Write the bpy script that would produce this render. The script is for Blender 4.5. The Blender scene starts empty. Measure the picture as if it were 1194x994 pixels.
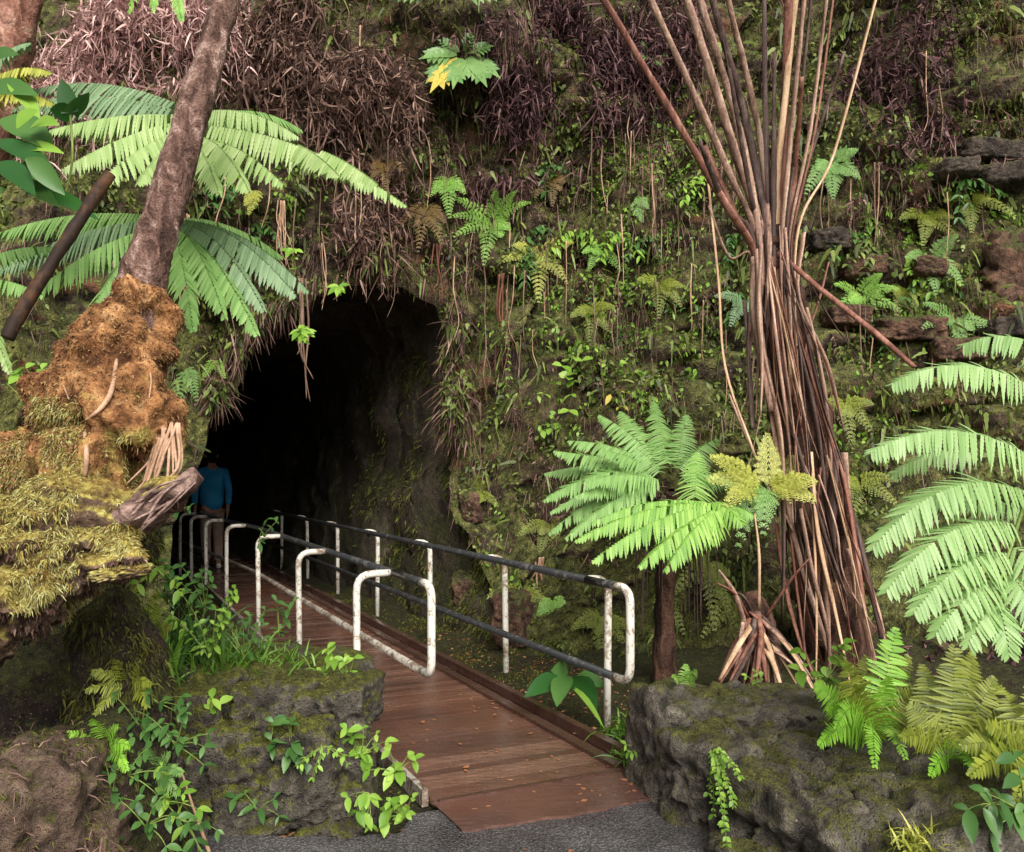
import bpy, bmesh, math, random
import numpy as np
from mathutils import Vector, Matrix
from mathutils.bvhtree import BVHTree

random.seed(7)
RNG = np.random.default_rng(11)
SC = bpy.context.scene
COL = SC.collection

# ------------------------------------------------------------------ layout helpers
F, CX, HY, EYE = 1034.0, 597.0, 550.0, 1.6
CA, SA = 0.9013, 0.4332            # the boardwalk runs 25.7 degrees to the left of straight ahead

def pt(px, py, Y):
    """point that stands at distance Y and is seen at photo pixel px, py"""
    return np.array(((px - CX) / F * Y, Y, EYE - (py - HY) / F * Y))

def nd(n, d, z=0.0):
    """bridge coordinates: n across the boardwalk, d along it"""
    return np.array((n * CA - d * SA, n * SA + d * CA, z))

def to_nd(p):
    return p[..., 0] * CA + p[..., 1] * SA, -p[..., 0] * SA + p[..., 1] * CA

def pix(p):
    return CX + F * p[..., 0] / p[..., 1], HY - F * (p[..., 2] - EYE) / p[..., 1]

def V(*a):
    return np.array(a, float)

def nrm(a):
    a = np.asarray(a, float)
    return a / (np.linalg.norm(a, axis=-1, keepdims=True) + 1e-9)

# ------------------------------------------------------------------ noise
def _hash(ix, iy, iz, s):
    h = (ix * 374761393 + iy * 668265263 + iz * 2147483647 + s * 1274126177) & 0xFFFFFFFF
    h = ((h ^ (h >> 13)) * 1274126177) & 0xFFFFFFFF
    h = ((h ^ (h >> 16)) * 2246822519) & 0xFFFFFFFF
    return ((h ^ (h >> 15)) & 0xFFFF) / 65535.0

def vnoise(p, scale=1.0, seed=0):
    q = np.asarray(p, float) / scale + 100.0
    i = np.floor(q).astype(np.int64); f = q - i
    f = f * f * f * (f * (f * 6 - 15) + 10)
    r = 0
    for dx in (0, 1):
        wx = f[..., 0] if dx else 1 - f[..., 0]
        for dy in (0, 1):
            wy = f[..., 1] if dy else 1 - f[..., 1]
            for dz in (0, 1):
                wz = f[..., 2] if dz else 1 - f[..., 2]
                r = r + wx * wy * wz * _hash(i[..., 0] + dx, i[..., 1] + dy, i[..., 2] + dz, seed)
    return r * 2 - 1

def fbm(p, scale=1.0, seed=0, octaves=3):
    r = 0; a = 1.0
    for k in range(octaves):
        r = r + a * vnoise(p, scale, seed + 17 * k); scale *= .47; a *= .5
    return r

def cells(p, scale, seed):
    """worley: distance difference F2-F1 (0 on the joints) and a random value per cell"""
    q = np.asarray(p, float) / scale + 100.0
    i = np.floor(q).astype(np.int64)
    d1 = np.full(q.shape[:-1], 9.0); d2 = d1.copy(); val = np.zeros_like(d1)
    for dx in (-1, 0, 1):
        for dy in (-1, 0, 1):
            for dz in (-1, 0, 1):
                c = i + np.array((dx, dy, dz))
                o = np.stack([_hash(c[..., 0], c[..., 1], c[..., 2], seed + k) for k in range(3)], -1)
                d = np.linalg.norm(c + o - q, axis=-1)
                v = _hash(c[..., 0], c[..., 1], c[..., 2], seed + 9)
                near = d < d1
                d2 = np.where(near, d1, np.minimum(d2, d)); val = np.where(near, v, val); d1 = np.where(near, d, d1)
    return d2 - d1, val

# ------------------------------------------------------------------ mesh builder
class MB:
    def __init__(s): s.v = []; s.f = []; s.n = 0
    def add(s, verts, faces):
        verts = np.asarray(verts, float).reshape(-1, 3)
        if isinstance(faces, np.ndarray): faces = (faces + s.n).tolist()
        else: faces = [[i + s.n for i in f] for f in faces]
        s.v.append(verts); s.f += faces; s.n += len(verts)
        return s
    def verts(s): return np.concatenate(s.v) if s.v else np.zeros((0, 3))
    def mesh(s, name, smooth=True):
        me = bpy.data.meshes.new(name)
        me.from_pydata(s.verts().tolist(), [], s.f)
        if smooth: me.polygons.foreach_set('use_smooth', [True] * len(me.polygons))
        me.update()
        return me

def put(me, name, m, parent=None):
    o = bpy.data.objects.new(name, me); COL.objects.link(o)
    if m is not None:
        me.materials.clear(); me.materials.append(m)
    if parent is not None:
        o.parent = parent
        p = parent; L = Vector((0, 0, 0))
        while p is not None: L = L + p.location; p = p.parent
        o.matrix_parent_inverse = Matrix.Translation(-L)
    return o

def build(mb, name, m, parent=None, smooth=True):
    return put(mb.mesh(name, smooth), name, m, parent)

def thing(name, label, cat, loc=(0, 0, 0), group=None):
    o = bpy.data.objects.new(name, None); COL.objects.link(o)
    o.location = Vector(tuple(float(x) for x in loc)); o.empty_display_size = .1
    return tag(o, label, cat, group)

def tag(o, label=None, cat=None, group=None, kind=None):
    if label: o['label'] = label
    if cat: o['category'] = cat
    if group: o['group'] = group
    if kind: o['kind'] = kind
    return o

# ------------------------------------------------------------------ shapes
def spline(pts, k=8):
    P = [np.asarray(p, float) for p in pts]
    P = [2 * P[0] - P[1]] + P + [2 * P[-1] - P[-2]]
    out = []
    for i in range(1, len(P) - 2):
        a, b, c, d = P[i - 1], P[i], P[i + 1], P[i + 2]
        for j in range(k):
            t = j / k
            out.append(.5 * (2 * b + (c - a) * t + (2 * a - 5 * b + 4 * c - d) * t * t + (3 * b - a - 3 * c + d) * t ** 3))
    out.append(P[-2])
    return np.array(out)

def resample(a, n):
    a = np.atleast_1d(np.asarray(a, float))
    if len(a) == 1: return np.full(n, a[0])
    return np.interp(np.linspace(0, 1, n), np.linspace(0, 1, len(a)), a)

def tube(mb, pts, rad, sides=6, flat=1.0, lump=0.0, seed=0, caps=True):
    P = np.asarray(pts, float); n = len(P); R = resample(rad, n)
    T = nrm(np.gradient(P, axis=0))
    N = np.cross(T[0], (0, 0, 1.0))
    if np.linalg.norm(N) < .1: N = np.cross(T[0], (1.0, 0, 0))
    N = nrm(N); vs = []
    ang = np.arange(sides) / sides * 2 * math.pi
    for i in range(n):
        N = nrm(N - T[i] * N.dot(T[i])); B = np.cross(T[i], N)
        r = R[i]
        ring = P[i] + r * (np.cos(ang)[:, None] * N + flat * np.sin(ang)[:, None] * B)
        vs.append(ring)
    vs = np.concatenate(vs)
    if lump:
        C = np.repeat(P, sides, 0)
        vs = C + (vs - C) * (1 + lump * fbm(vs, .12, seed, 5))[:, None]
    i = np.arange(n - 1)[:, None] * sides; j = np.arange(sides)[None, :]; j2 = (j + 1) % sides
    f = np.stack([i + j, i + j2, i + j2 + sides, i + j + sides], -1).reshape(-1, 4)
    fl = f.tolist()
    if caps: fl += [list(range(sides))[::-1], list(range((n - 1) * sides, n * sides))]
    mb.add(vs, fl)

def box(mb, c, size, rz=0.0, jit=0.0):
    s = np.array(size) / 2
    q = np.array([(x, y, z) for x in (-1, 1) for y in (-1, 1) for z in (-1, 1)], float) * s
    if jit: q += RNG.normal(0, jit, q.shape)
    ca, sa = math.cos(rz), math.sin(rz)
    q = np.stack([q[:, 0] * ca - q[:, 1] * sa, q[:, 0] * sa + q[:, 1] * ca, q[:, 2]], -1) + np.asarray(c)
    mb.add(q, [(0, 1, 3, 2), (4, 6, 7, 5), (0, 4, 5, 1), (2, 3, 7, 6), (0, 2, 6, 4), (1, 5, 7, 3)])

def strips(mb, P, D, S, L, W, prof=(.6, 1, .7, .05), droop=0.0, fold=0.0, curl=0.0):
    """many leaves at once: each starts at P, runs along D, is as wide as W along S and as long as L"""
    P = np.asarray(P, float); K = len(P)
    if K == 0: return
    D = nrm(D); S = np.asarray(S, float); S = nrm(S - D * (S * D).sum(-1, keepdims=True)); Nn = np.cross(S, D)
    L = np.broadcast_to(np.asarray(L, float), (K,)); W = np.broadcast_to(np.asarray(W, float), (K,))
    droop = np.broadcast_to(np.asarray(droop, float), (K,)); curl = np.broadcast_to(np.asarray(curl, float), (K,))
    m = len(prof); t = np.linspace(0, 1, m)
    ax = P[:, None] + D[:, None] * (L[:, None] * t)[..., None] + Nn[:, None] * (curl[:, None] * L[:, None] * t * t)[..., None]
    ax[..., 2] -= (droop[:, None] * L[:, None]) * t ** 2
    hw = (W[:, None] * np.asarray(prof))[..., None] * .5
    off = S[:, None] * hw
    lift = Nn[:, None] * hw * fold
    if fold:
        vs = np.stack([ax - off + lift, ax, ax + off + lift], 2)  # K,m,3,3
        c = 3
    else:
        vs = np.stack([ax - off, ax + off], 2); c = 2
    base = np.arange(K)[:, None, None] * (m * c); i = np.arange(m - 1)[None, :, None] * c; j = np.arange(c - 1)[None, None, :]
    a = base + i + j
    f = np.stack([a, a + 1, a + 1 + c, a + c], -1).reshape(-1, 4)
    mb.add(vs.reshape(-1, 3), f)

SAW = tuple(np.interp(np.linspace(0, 1, 15), (0, .2, .55, .8, 1), (.85, 1.04, 1.0, .72, .06)) * np.where(np.arange(15) % 2, 1.06, .80))
def bez(b, m, e, t):
    t = t[:, None]
    return (1 - t) ** 2 * b + 2 * t * (1 - t) * m + t * t * e

def frond(leaf, stem, b, e, arch=.25, plen=.3, pairs=22, up=(0, -.5, 1), pin=.018, bip=True, sag=.35, t0=.16, stem_r=.006, mid=None, fwd=.45, hang=.25, lw=.8, ll=.30, tipk=.75, vee=0.0):
    """a fern frond from b to e: rachis into 'stem', leaflets into 'leaf'"""
    b = np.asarray(b, float); e = np.asarray(e, float)
    D = np.linalg.norm(e - b)
    m = (b + e) / 2 + V(0, 0, arch * D) if mid is None else np.asarray(mid, float)
    tt = np.linspace(0, 1, 14); R = bez(b, m, e, tt)
    tube(stem, R, [stem_r, stem_r * .75, stem_r * .3], 5)
    t = t0 + (1 - t0) * ((np.arange(pairs) + .5) / pairs) ** .93
    C = bez(b, m, e, t); T = nrm(2 * (1 - t)[:, None] * (m - b) + 2 * t[:, None] * (e - m))
    up = nrm(np.asarray(up, float)); B = nrm(np.cross(T, up)); N = np.cross(B, T)
    u = (t - t0) / (1 - t0)
    ln = plen * np.minimum(1, .45 + u / .22 * .55) * (1 - u) ** tipk + .012
    for sgn in (-1, 1):
        j = RNG.normal(0, .05, pairs)
        Dp = nrm(sgn * B + T * (fwd + .5 * u + j)[:, None] + N * (vee + .08 + RNG.normal(0, .05, pairs))[:, None])
        if not bip:
            hv = RNG.random(pairs) > .035
            strips(leaf, C[hv], (Dp + V(0, 0, -hang) + RNG.normal(0, .06, (pairs, 3)))[hv], T[hv], (ln * RNG.uniform(.85, 1.08, pairs))[hv], np.minimum(D * (1 - t0) / pairs * lw, .06), SAW, droop=(sag + RNG.normal(0, .09, pairs))[hv], fold=.25)
            continue
        for i in range(pairs):
            l = ln[i]; K = max(3, int(l / pin)); s = (np.arange(K) + .6) / K
            dr = sag * (1 + .3 * RNG.normal())
            ax = C[i] + Dp[i] * (l * s)[:, None]; ax[:, 2] -= dr * l * s ** 2
            tn = Dp[i][None] * np.ones((K, 1)); tn[:, 2] -= 2 * dr * s; tn = nrm(tn)
            pn = nrm(np.cross(np.cross(tn, N[i]), tn)); sd = np.cross(tn, pn)
            # pinna midrib
            q = C[i] + Dp[i] * (l * np.linspace(0, 1, 5))[:, None]; q[:, 2] -= dr * l * np.linspace(0, 1, 5) ** 2
            tube(stem, q, [stem_r * .28, stem_r * .1], 3, caps=False)
            for sg in (-1, 1):
                d = sg * sd + tn * .38 + V(0, 0, -hang) + RNG.normal(0, .05, (K, 3))
                lp = np.minimum(ll * plen, .5 * l) * np.minimum(1, .55 + s * 3) * (1 - s) ** .55 + .004
                strips(leaf, ax, d, tn, lp, l / K * lw, (.9, 1, .85, .1), droop=.12)

def rock(mb, c, size, seed, sub=4, rz=0.0, amp=.19, sq=6.5, sc=.5):
    bm = bmesh.new(); bmesh.ops.create_icosphere(bm, subdivisions=sub, radius=1)
    v = np.array([x.co for x in bm.verts]); f = [[w.index for w in x.verts] for x in bm.faces]; bm.free()
    v = v / (np.abs(v) ** sq).sum(1, keepdims=True) ** (1 / sq)
    s = np.array(size) / 2; v = v * s
    rg = np.random.default_rng(seed); ax_, ay_ = rg.normal(0, .10, 2)
    v = v @ np.array(Matrix.Rotation(ax_, 3, 'X') @ Matrix.Rotation(ay_, 3, 'Y')).T
    m = s.min()
    q = v + seed * 7.3
    g, cv = cells(q, m * 1.3, seed)
    dsp = fbm(q, m * 1.6, seed, 3) * amp * m * 1.0 + (cv - .5) * amp * m * 1.2 - np.exp(-g * 9) * amp * m * 1.0 + fbm(q, m * .3, seed + 3, 4) * amp * m * .6
    g2, cv2 = cells(q * np.array((1, 1, 1.6)), m * .5, seed + 4)
    dsp = dsp + ((cv2 - .5) * .9 - np.exp(-g2 * 10) * .5) * amp * m * .7
    v = v + nrm(v) * dsp[:, None]
    ca, sa = math.cos(rz), math.sin(rz)
    v = np.stack([v[:, 0] * ca - v[:, 1] * sa, v[:, 0] * sa + v[:, 1] * ca, v[:, 2]], -1) + np.asarray(c)
    mb.add(v, f)

def sample(me, count, keep=None, seed=0):
    """random points on a mesh: positions and normals"""
    n = len(me.vertices); co = np.empty(n * 3); me.vertices.foreach_get('co', co); co = co.reshape(-1, 3)
    me.calc_loop_triangles(); k = len(me.loop_triangles)
    tr = np.empty(k * 3, np.int32); me.loop_triangles.foreach_get('vertices', tr); tr = tr.reshape(-1, 3)
    a, b, c = co[tr[:, 0]], co[tr[:, 1]], co[tr[:, 2]]
    cr = np.cross(b - a, c - a); ar = np.linalg.norm(cr, axis=1)
    if keep is not None: ar = ar * keep((a + b + c) / 3, nrm(cr))
    rg = np.random.default_rng(seed)
    i = rg.choice(k, count, p=ar / ar.sum())
    u = rg.random((count, 1)); w = rg.random((count, 1)); fl = u + w > 1; u = np.where(fl, 1 - u, u); w = np.where(fl, 1 - w, w)
    return a[i] + u * (b[i] - a[i]) + w * (c[i] - a[i]), nrm(cr[i])

def facing(q, n):
    v = nrm(V(0, 0, EYE) - q); return ((n * v).sum(-1) > -.15) * 1.0

def fused(balls, voxel, disp=None, cut=None):
    """one continuous skin over many tubes and lumps (joined, remeshed, roughened)"""
    me = balls.mesh('lump'); o = bpy.data.objects.new('lump', me); COL.objects.link(o)
    md = o.modifiers.new('r', 'REMESH'); md.mode = 'VOXEL'; md.voxel_size = voxel
    sm = o.modifiers.new('s', 'SMOOTH'); sm.iterations = 4
    dg = bpy.context.evaluated_depsgraph_get()
    out = bpy.data.meshes.new_from_object(o.evaluated_get(dg))
    bpy.data.objects.remove(o); bpy.data.meshes.remove(me)
    n = len(out.vertices); co = np.empty(n * 3); out.vertices.foreach_get('co', co); co = co.reshape(-1, 3)
    no = np.empty(n * 3); out.vertices.foreach_get('normal', no); no = no.reshape(-1, 3)
    if disp is not None: co = co + no * disp(co)[:, None]
    out.vertices.foreach_set('co', co.ravel()); out.polygons.foreach_set('use_smooth', [True] * len(out.polygons)); out.update()
    return out

# ------------------------------------------------------------------ materials
def srgb(r, g, b):
    return tuple(((c / 255 + .055) / 1.055) ** 2.4 if c > 10 else c / 255 / 12.92 for c in (r, g, b)) + (1,)

class NT:
    def __init__(s, name):
        s.m = bpy.data.materials.new(name); s.m.use_nodes = True; s.t = s.m.node_tree; s.t.nodes.clear()
        s.out = s.n('ShaderNodeOutputMaterial')
    def n(s, k, **kw):
        o = s.t.nodes.new(k)
        for a, v in kw.items(): setattr(o, a, v)
        return o
    def l(s, a, b): s.t.links.new(a, b)
    def coord(s): return s.n('ShaderNodeTexCoord').outputs['Object']
    def noise(s, scale, detail=4, rough=.55, vec=None, stretch=None, dist=0):
        o = s.n('ShaderNodeTexNoise'); o.inputs['Scale'].default_value = scale; o.inputs['Detail'].default_value = detail
        o.inputs['Roughness'].default_value = rough; o.inputs['Distortion'].default_value = dist
        v = vec or s.coord()
        if stretch:
            mp = s.n('ShaderNodeMapping'); mp.inputs['Scale'].default_value = stretch; s.l(v, mp.inputs[0]); v = mp.outputs[0]
        s.l(v, o.inputs['Vector']); return o.outputs['Fac']
    def ramp(s, fac, stops, interp='LINEAR'):
        o = s.n('ShaderNodeValToRGB'); o.color_ramp.interpolation = interp
        e = o.color_ramp.elements
        while len(e) < len(stops): e.new(.5)
        for x, (p, c) in zip(e, stops):
            x.position = p; x.color = c if len(c) == 4 else tuple(c) + (1,)
        s.l(fac, o.inputs[0]); return o.outputs[0]
    def mix(s, fac, a, b, mode='MIX'):
        o = s.n('ShaderNodeMix', data_type='RGBA', blend_type=mode)
        for k, v in ((0, fac), (6, a), (7, b)):
            if hasattr(v, 'links'): s.l(v, o.inputs[k])
            else: o.inputs[k].default_value = v
        return o.outputs[2]
    def math(s, op, a, b=0.0, clamp=False):
        o = s.n('ShaderNodeMath', operation=op, use_clamp=clamp)
        for k, v in ((0, a), (1, b)):
            if hasattr(v, 'links'): s.l(v, o.inputs[k])
            else: o.inputs[k].default_value = v
        return o.outputs[0]
    def sep(s, vec, i):
        o = s.n('ShaderNodeSeparateXYZ'); s.l(vec, o.inputs[0]); return o.outputs[i]
    def bump(s, h, strength=.5, dist=.02):
        o = s.n('ShaderNodeBump'); o.inputs['Strength'].default_value = strength; o.inputs['Distance'].default_value = dist
        s.l(h, o.inputs['Height']); return o.outputs[0]
    def finish(s, col, rough=.8, bump=None, spec=.3, transl=None, tcol=None, metal=0.0):
        b = s.n('ShaderNodeBsdfPrincipled')
        for k, v in (('Base Color', col), ('Roughness', rough), ('Metallic', metal), ('Specular IOR Level', spec)):
            if hasattr(v, 'links'): s.l(v, b.inputs[k])
            else: b.inputs[k].default_value = v
        if bump is not None: s.l(bump, b.inputs['Normal'])
        sh = b.outputs[0]
        if transl:
            tr = s.n('ShaderNodeBsdfTranslucent'); s.l(tcol if tcol is not None else col, tr.inputs[0])
            mx = s.n('ShaderNodeMixShader'); mx.inputs[0].default_value = transl
            s.l(sh, mx.inputs[1]); s.l(tr.outputs[0], mx.inputs[2]); sh = mx.outputs[0]
        s.l(sh, s.out.inputs[0]); return s.m

def leaf_mat(name, cols, rough=.42, transl=.3, patch=3.0, island=.55, spec=.35):
    """foliage: colour runs through cols by leaf and by clump"""
    t = NT(name)
    rnd = t.n('ShaderNodeNewGeometry').outputs['Random Per Island']
    f = t.math('ADD', t.math('MULTIPLY', rnd, island), t.math('MULTIPLY', t.math('SUBTRACT', t.noise(patch, 3), .2), 1.15 * (1 - island) / .6 * .62))
    k = len(cols) - 1
    c = t.ramp(f, [(i / k, srgb(*x)) for i, x in enumerate(cols)])
    return t.finish(c, rough, spec=spec, transl=transl)

def bark_mat(name, cols, scale=9, stretch=(1, 1, .3), rough=.85, bump=.8, dist=.02, spec=.25, lichen=None):
    t = NT(name)
    n1 = t.noise(scale, 6, .62, stretch=stretch, dist=.6); n2 = t.noise(scale * 6, 4, .6)
    h = t.math('ADD', n1, t.math('MULTIPLY', n2, .35))
    k = len(cols) - 1
    c = t.ramp(h, [(.44 + .42 * i / k, srgb(*x)) for i, x in enumerate(cols)])
    if lichen:
        c = t.mix(t.ramp(t.noise(5, 7, .7, dist=.5), [(.56, (0, 0, 0)), (.64, (.8,) * 3)]), c, srgb(*lichen))
    return t.finish(c, rough, t.bump(h, bump, dist), spec)
# ------------------------------------------------------------------ world, sun, camera
w = bpy.data.worlds.new('World'); SC.world = w; w.use_nodes = True
wt = w.node_tree; wt.nodes.clear()
wo = wt.nodes.new('ShaderNodeOutputWorld'); wb = wt.nodes.new('ShaderNodeBackground'); sk = wt.nodes.new('ShaderNodeTexSky')
sk.sky_type = 'NISHITA'; sk.sun_disc = False
SUN_EL, SUN_AZ = math.radians(38), math.radians(164)      # behind the viewer, a little to the right
sk.sun_elevation = SUN_EL; sk.sun_rotation = SUN_AZ; sk.air_density = 1.0; sk.dust_density = 5.0; sk.ozone_density = 1.0
hs = wt.nodes.new('ShaderNodeHueSaturation'); hs.inputs['Saturation'].default_value = .12
wt.links.new(sk.outputs[0], hs.inputs['Color']); wt.links.new(hs.outputs[0], wb.inputs[0]); wb.inputs[1].default_value = .15
wt.links.new(wb.outputs[0], wo.inputs[0])
sl = bpy.data.lights.new('sun', 'SUN'); sl.energy = 4.4; sl.angle = math.radians(42); sl.color = (1, .97, .9)
so = bpy.data.objects.new('sun', sl); COL.objects.link(so)
sd = Vector((math.sin(SUN_AZ) * math.cos(SUN_EL), math.cos(SUN_AZ) * math.cos(SUN_EL), math.sin(SUN_EL)))
so.rotation_euler = sd.to_track_quat('Z', 'Y').to_euler(); so.location = sd * 20
cam = bpy.data.cameras.new('camera'); co_ = bpy.data.objects.new('camera', cam); COL.objects.link(co_)
co_.location = (0, 0, EYE); co_.rotation_euler = (math.pi / 2, 0, 0)
cam.sensor_fit = 'HORIZONTAL'; cam.sensor_width = 36; cam.lens = 36 * F / 1194; cam.shift_y = (HY - 497) / 1194
cam.clip_start = .05; cam.clip_end = 500
SC.camera = co_
SC.view_settings.view_transform = 'Standard'; SC.view_settings.look = 'None'; SC.view_settings.exposure = 0; SC.view_settings.gamma = 1
SC.cycles.use_denoising = True
try: SC.cycles.denoiser = 'OPENIMAGEDENOISE'
except Exception: pass
SC.cycles.max_bounces = 5; SC.cycles.diffuse_bounces = 3; SC.cycles.glossy_bounces = 2; SC.cycles.transmission_bounces = 3

# ------------------------------------------------------------------ materials
def rock_mat(name, rocks, mosses, moss=.5, scale=1.0, rough=.85, up=.35, red=None, dark=.0, bump=.9, fade=None):
    t = NT(name); co = t.coord(); g = t.n('ShaderNodeNewGeometry')
    n1 = t.noise(2.2 * scale, 7, .62, co, dist=.4); n2 = t.noise(14 * scale, 6, .62, co); n3 = t.noise(60 * scale, 3, .6, co)
    rk = t.ramp(t.math('ADD', t.math('MULTIPLY', n1, .6), t.math('MULTIPLY', n2, .45)), [(.3 + .45 * i / (len(rocks) - 1), srgb(*c)) for i, c in enumerate(rocks)])
    if red is not None:
        rk = t.mix(t.ramp(t.noise(1.3 * scale, 5, .6, co, dist=1), [(.56, (0, 0, 0)), (.66, (1, 1, 1))]), rk, srgb(*red))
    ms = t.ramp(t.math('ADD', t.math('MULTIPLY', n2, .6), t.math('MULTIPLY', n3, .4)), [(.3 + .4 * i / (len(mosses) - 1), srgb(*c)) for i, c in enumerate(mosses)])
    nz = t.sep(g.outputs['Normal'], 2)
    mf = t.math('ADD', t.math('MULTIPLY', nz, up), t.math('ADD', t.noise(1.7 * scale, 6, .65, co, dist=.5), t.math('MULTIPLY', t.math('SUBTRACT', n2, .5), .5)))
    c = t.mix(t.ramp(mf, [(1 - moss - .06, (0, 0, 0)), (1 - moss + .08, (1, 1, 1))]), rk, ms)
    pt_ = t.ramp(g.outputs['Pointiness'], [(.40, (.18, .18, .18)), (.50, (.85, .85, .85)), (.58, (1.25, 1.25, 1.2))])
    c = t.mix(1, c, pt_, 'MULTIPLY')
    vo = t.n('ShaderNodeTexVoronoi'); vo.inputs['Scale'].default_value = 26 * scale; t.l(co, vo.inputs['Vector'])
    pit = t.ramp(vo.outputs['Distance'], [(.0, (0, 0, 0)), (.35, (1, 1, 1))])
    c = t.mix(.55, c, t.ramp(vo.outputs['Distance'], [(.05, (.25,) * 3), (.4, (1.1,) * 3)]), 'MULTIPLY')
    c = t.mix(t.ramp(t.noise(38 * scale, 2, .5, co), [(.68, (0, 0, 0)), (.72, (.55,) * 3)]), c, srgb(168, 162, 138))
    if fade:        # tunnel shade put into the rock colour, darker deeper in the tube
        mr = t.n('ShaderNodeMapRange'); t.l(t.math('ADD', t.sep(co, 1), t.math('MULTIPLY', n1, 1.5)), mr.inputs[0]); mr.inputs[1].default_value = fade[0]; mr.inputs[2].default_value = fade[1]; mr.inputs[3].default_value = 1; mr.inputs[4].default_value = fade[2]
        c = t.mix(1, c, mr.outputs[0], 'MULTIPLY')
    h = t.math('ADD', t.math('ADD', t.math('MULTIPLY', n2, 1.3), t.math('MULTIPLY', n3, .6)), t.math('MULTIPLY', pit, .35))
    return t.finish(c, rough, t.bump(h, bump, .035), .3)

MOSSY = [(30, 30, 8), (66, 68, 24), (100, 100, 38), (140, 138, 62)]
M = {}
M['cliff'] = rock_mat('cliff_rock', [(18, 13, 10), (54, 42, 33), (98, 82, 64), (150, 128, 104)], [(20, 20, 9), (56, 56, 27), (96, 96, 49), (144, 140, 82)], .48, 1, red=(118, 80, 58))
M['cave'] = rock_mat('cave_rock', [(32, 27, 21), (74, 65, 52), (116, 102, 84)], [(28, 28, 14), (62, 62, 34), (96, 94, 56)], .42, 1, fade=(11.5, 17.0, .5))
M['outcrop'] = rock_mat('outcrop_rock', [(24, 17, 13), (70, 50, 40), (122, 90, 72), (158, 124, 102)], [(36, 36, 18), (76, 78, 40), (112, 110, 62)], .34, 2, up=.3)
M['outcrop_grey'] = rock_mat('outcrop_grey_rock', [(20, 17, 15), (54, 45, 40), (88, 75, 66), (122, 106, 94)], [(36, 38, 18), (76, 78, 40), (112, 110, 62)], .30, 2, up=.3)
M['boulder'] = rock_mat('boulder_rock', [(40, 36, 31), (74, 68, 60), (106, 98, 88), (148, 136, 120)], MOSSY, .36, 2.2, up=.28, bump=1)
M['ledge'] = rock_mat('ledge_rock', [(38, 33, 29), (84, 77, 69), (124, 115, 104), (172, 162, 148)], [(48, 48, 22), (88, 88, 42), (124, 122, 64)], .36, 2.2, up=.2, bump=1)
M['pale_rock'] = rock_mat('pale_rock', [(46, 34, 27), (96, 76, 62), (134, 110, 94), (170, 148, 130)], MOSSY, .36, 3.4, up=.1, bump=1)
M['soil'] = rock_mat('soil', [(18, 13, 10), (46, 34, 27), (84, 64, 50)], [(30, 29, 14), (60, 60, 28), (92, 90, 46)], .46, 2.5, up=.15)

t = NT('wet_asphalt'); co = t.coord()
a = t.noise(130, 3, .7, co); b = t.noise(3, 5, .6, co)
c = t.ramp(t.math('ADD', t.math('MULTIPLY', a, .7), t.math('MULTIPLY', b, .35)), [(.38, srgb(48, 45, 44)), (.52, srgb(106, 101, 100)), (.66, srgb(176, 168, 165))])
vo = t.n('ShaderNodeTexVoronoi'); vo.inputs['Scale'].default_value = 75; t.l(co, vo.inputs['Vector'])
c = t.mix(.8, c, t.ramp(vo.outputs['Distance'], [(.1, (1.25,) * 3), (.55, (.25,) * 3)]), 'MULTIPLY')
M['asphalt'] = t.finish(c, t.ramp(b, [(.4, (.22,) * 3), (.6, (.6,) * 3)]), t.bump(t.math('SUBTRACT', a, vo.outputs['Distance']), 1, .02), .5)

def deck_mat(name, cols, red):
    t = NT(name); co = t.coord()
    g = t.noise(5, 6, .65, co, stretch=(1.2, 9, 1)); f = t.noise(55, 3, .6, co); p = t.noise(1.1, 4, .6, co)
    rnd = t.n('ShaderNodeNewGeometry').outputs['Random Per Island']
    h = t.math('ADD', t.math('MULTIPLY', g, .5), t.math('ADD', t.math('MULTIPLY', f, .25), t.math('MULTIPLY', rnd, .22)))
    c = t.ramp(h, [(.25 + .5 * i / (len(cols) - 1), srgb(*x)) for i, x in enumerate(cols)])
    c = t.mix(t.ramp(p, [(.42, (0, 0, 0)), (.62, (.75,) * 3)]), c, srgb(*red))
    return t.finish(c, t.ramp(t.noise(2.5, 4, .6, co), [(.42, (.08,) * 3), (.66, (.4,) * 3)]), t.bump(t.math('ADD', g, t.math('MULTIPLY', f, .6)), .35, .006), .6)
M['deck'] = deck_mat('wet_red_boards', [(56, 40, 34), (98, 71, 60), (148, 116, 98)], (106, 70, 55))
M['deck_edge'] = deck_mat('wet_edge_timber', [(40, 28, 24), (72, 50, 42), (118, 92, 80)], (82, 58, 48))

def pipe_mat(name, base, under, amt, rough):
    t = NT(name); co = t.coord()
    n = t.noise(9, 6, .7, co, dist=.8); f = t.noise(60, 3, .6, co)
    u = t.ramp(t.noise(22, 4, .6, co), [(.4, srgb(*under[0])), (.6, srgb(*under[1]))])
    c = t.mix(t.ramp(t.math('ADD', n, t.math('MULTIPLY', t.math('SUBTRACT', f, .5), .4)), [(amt - .03, (1, 1, 1)), (amt + .03, (0, 0, 0))]), srgb(*base), u)
    return t.finish(c, rough, t.bump(f, .25, .004), .5)
M['pipe_white'] = pipe_mat('worn_white_paint', (214, 208, 196), [(128, 108, 90), (176, 160, 140)], .46, .42)
M['pipe_dirty'] = pipe_mat('worn_grey_paint', (166, 158, 146), [(84, 68, 54), (124, 108, 92)], .52, .5)
M['pipe_black'] = pipe_mat('worn_black_grip', (44, 45, 46), [(30, 29, 28), (92, 90, 88)], .45, .38)

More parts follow.
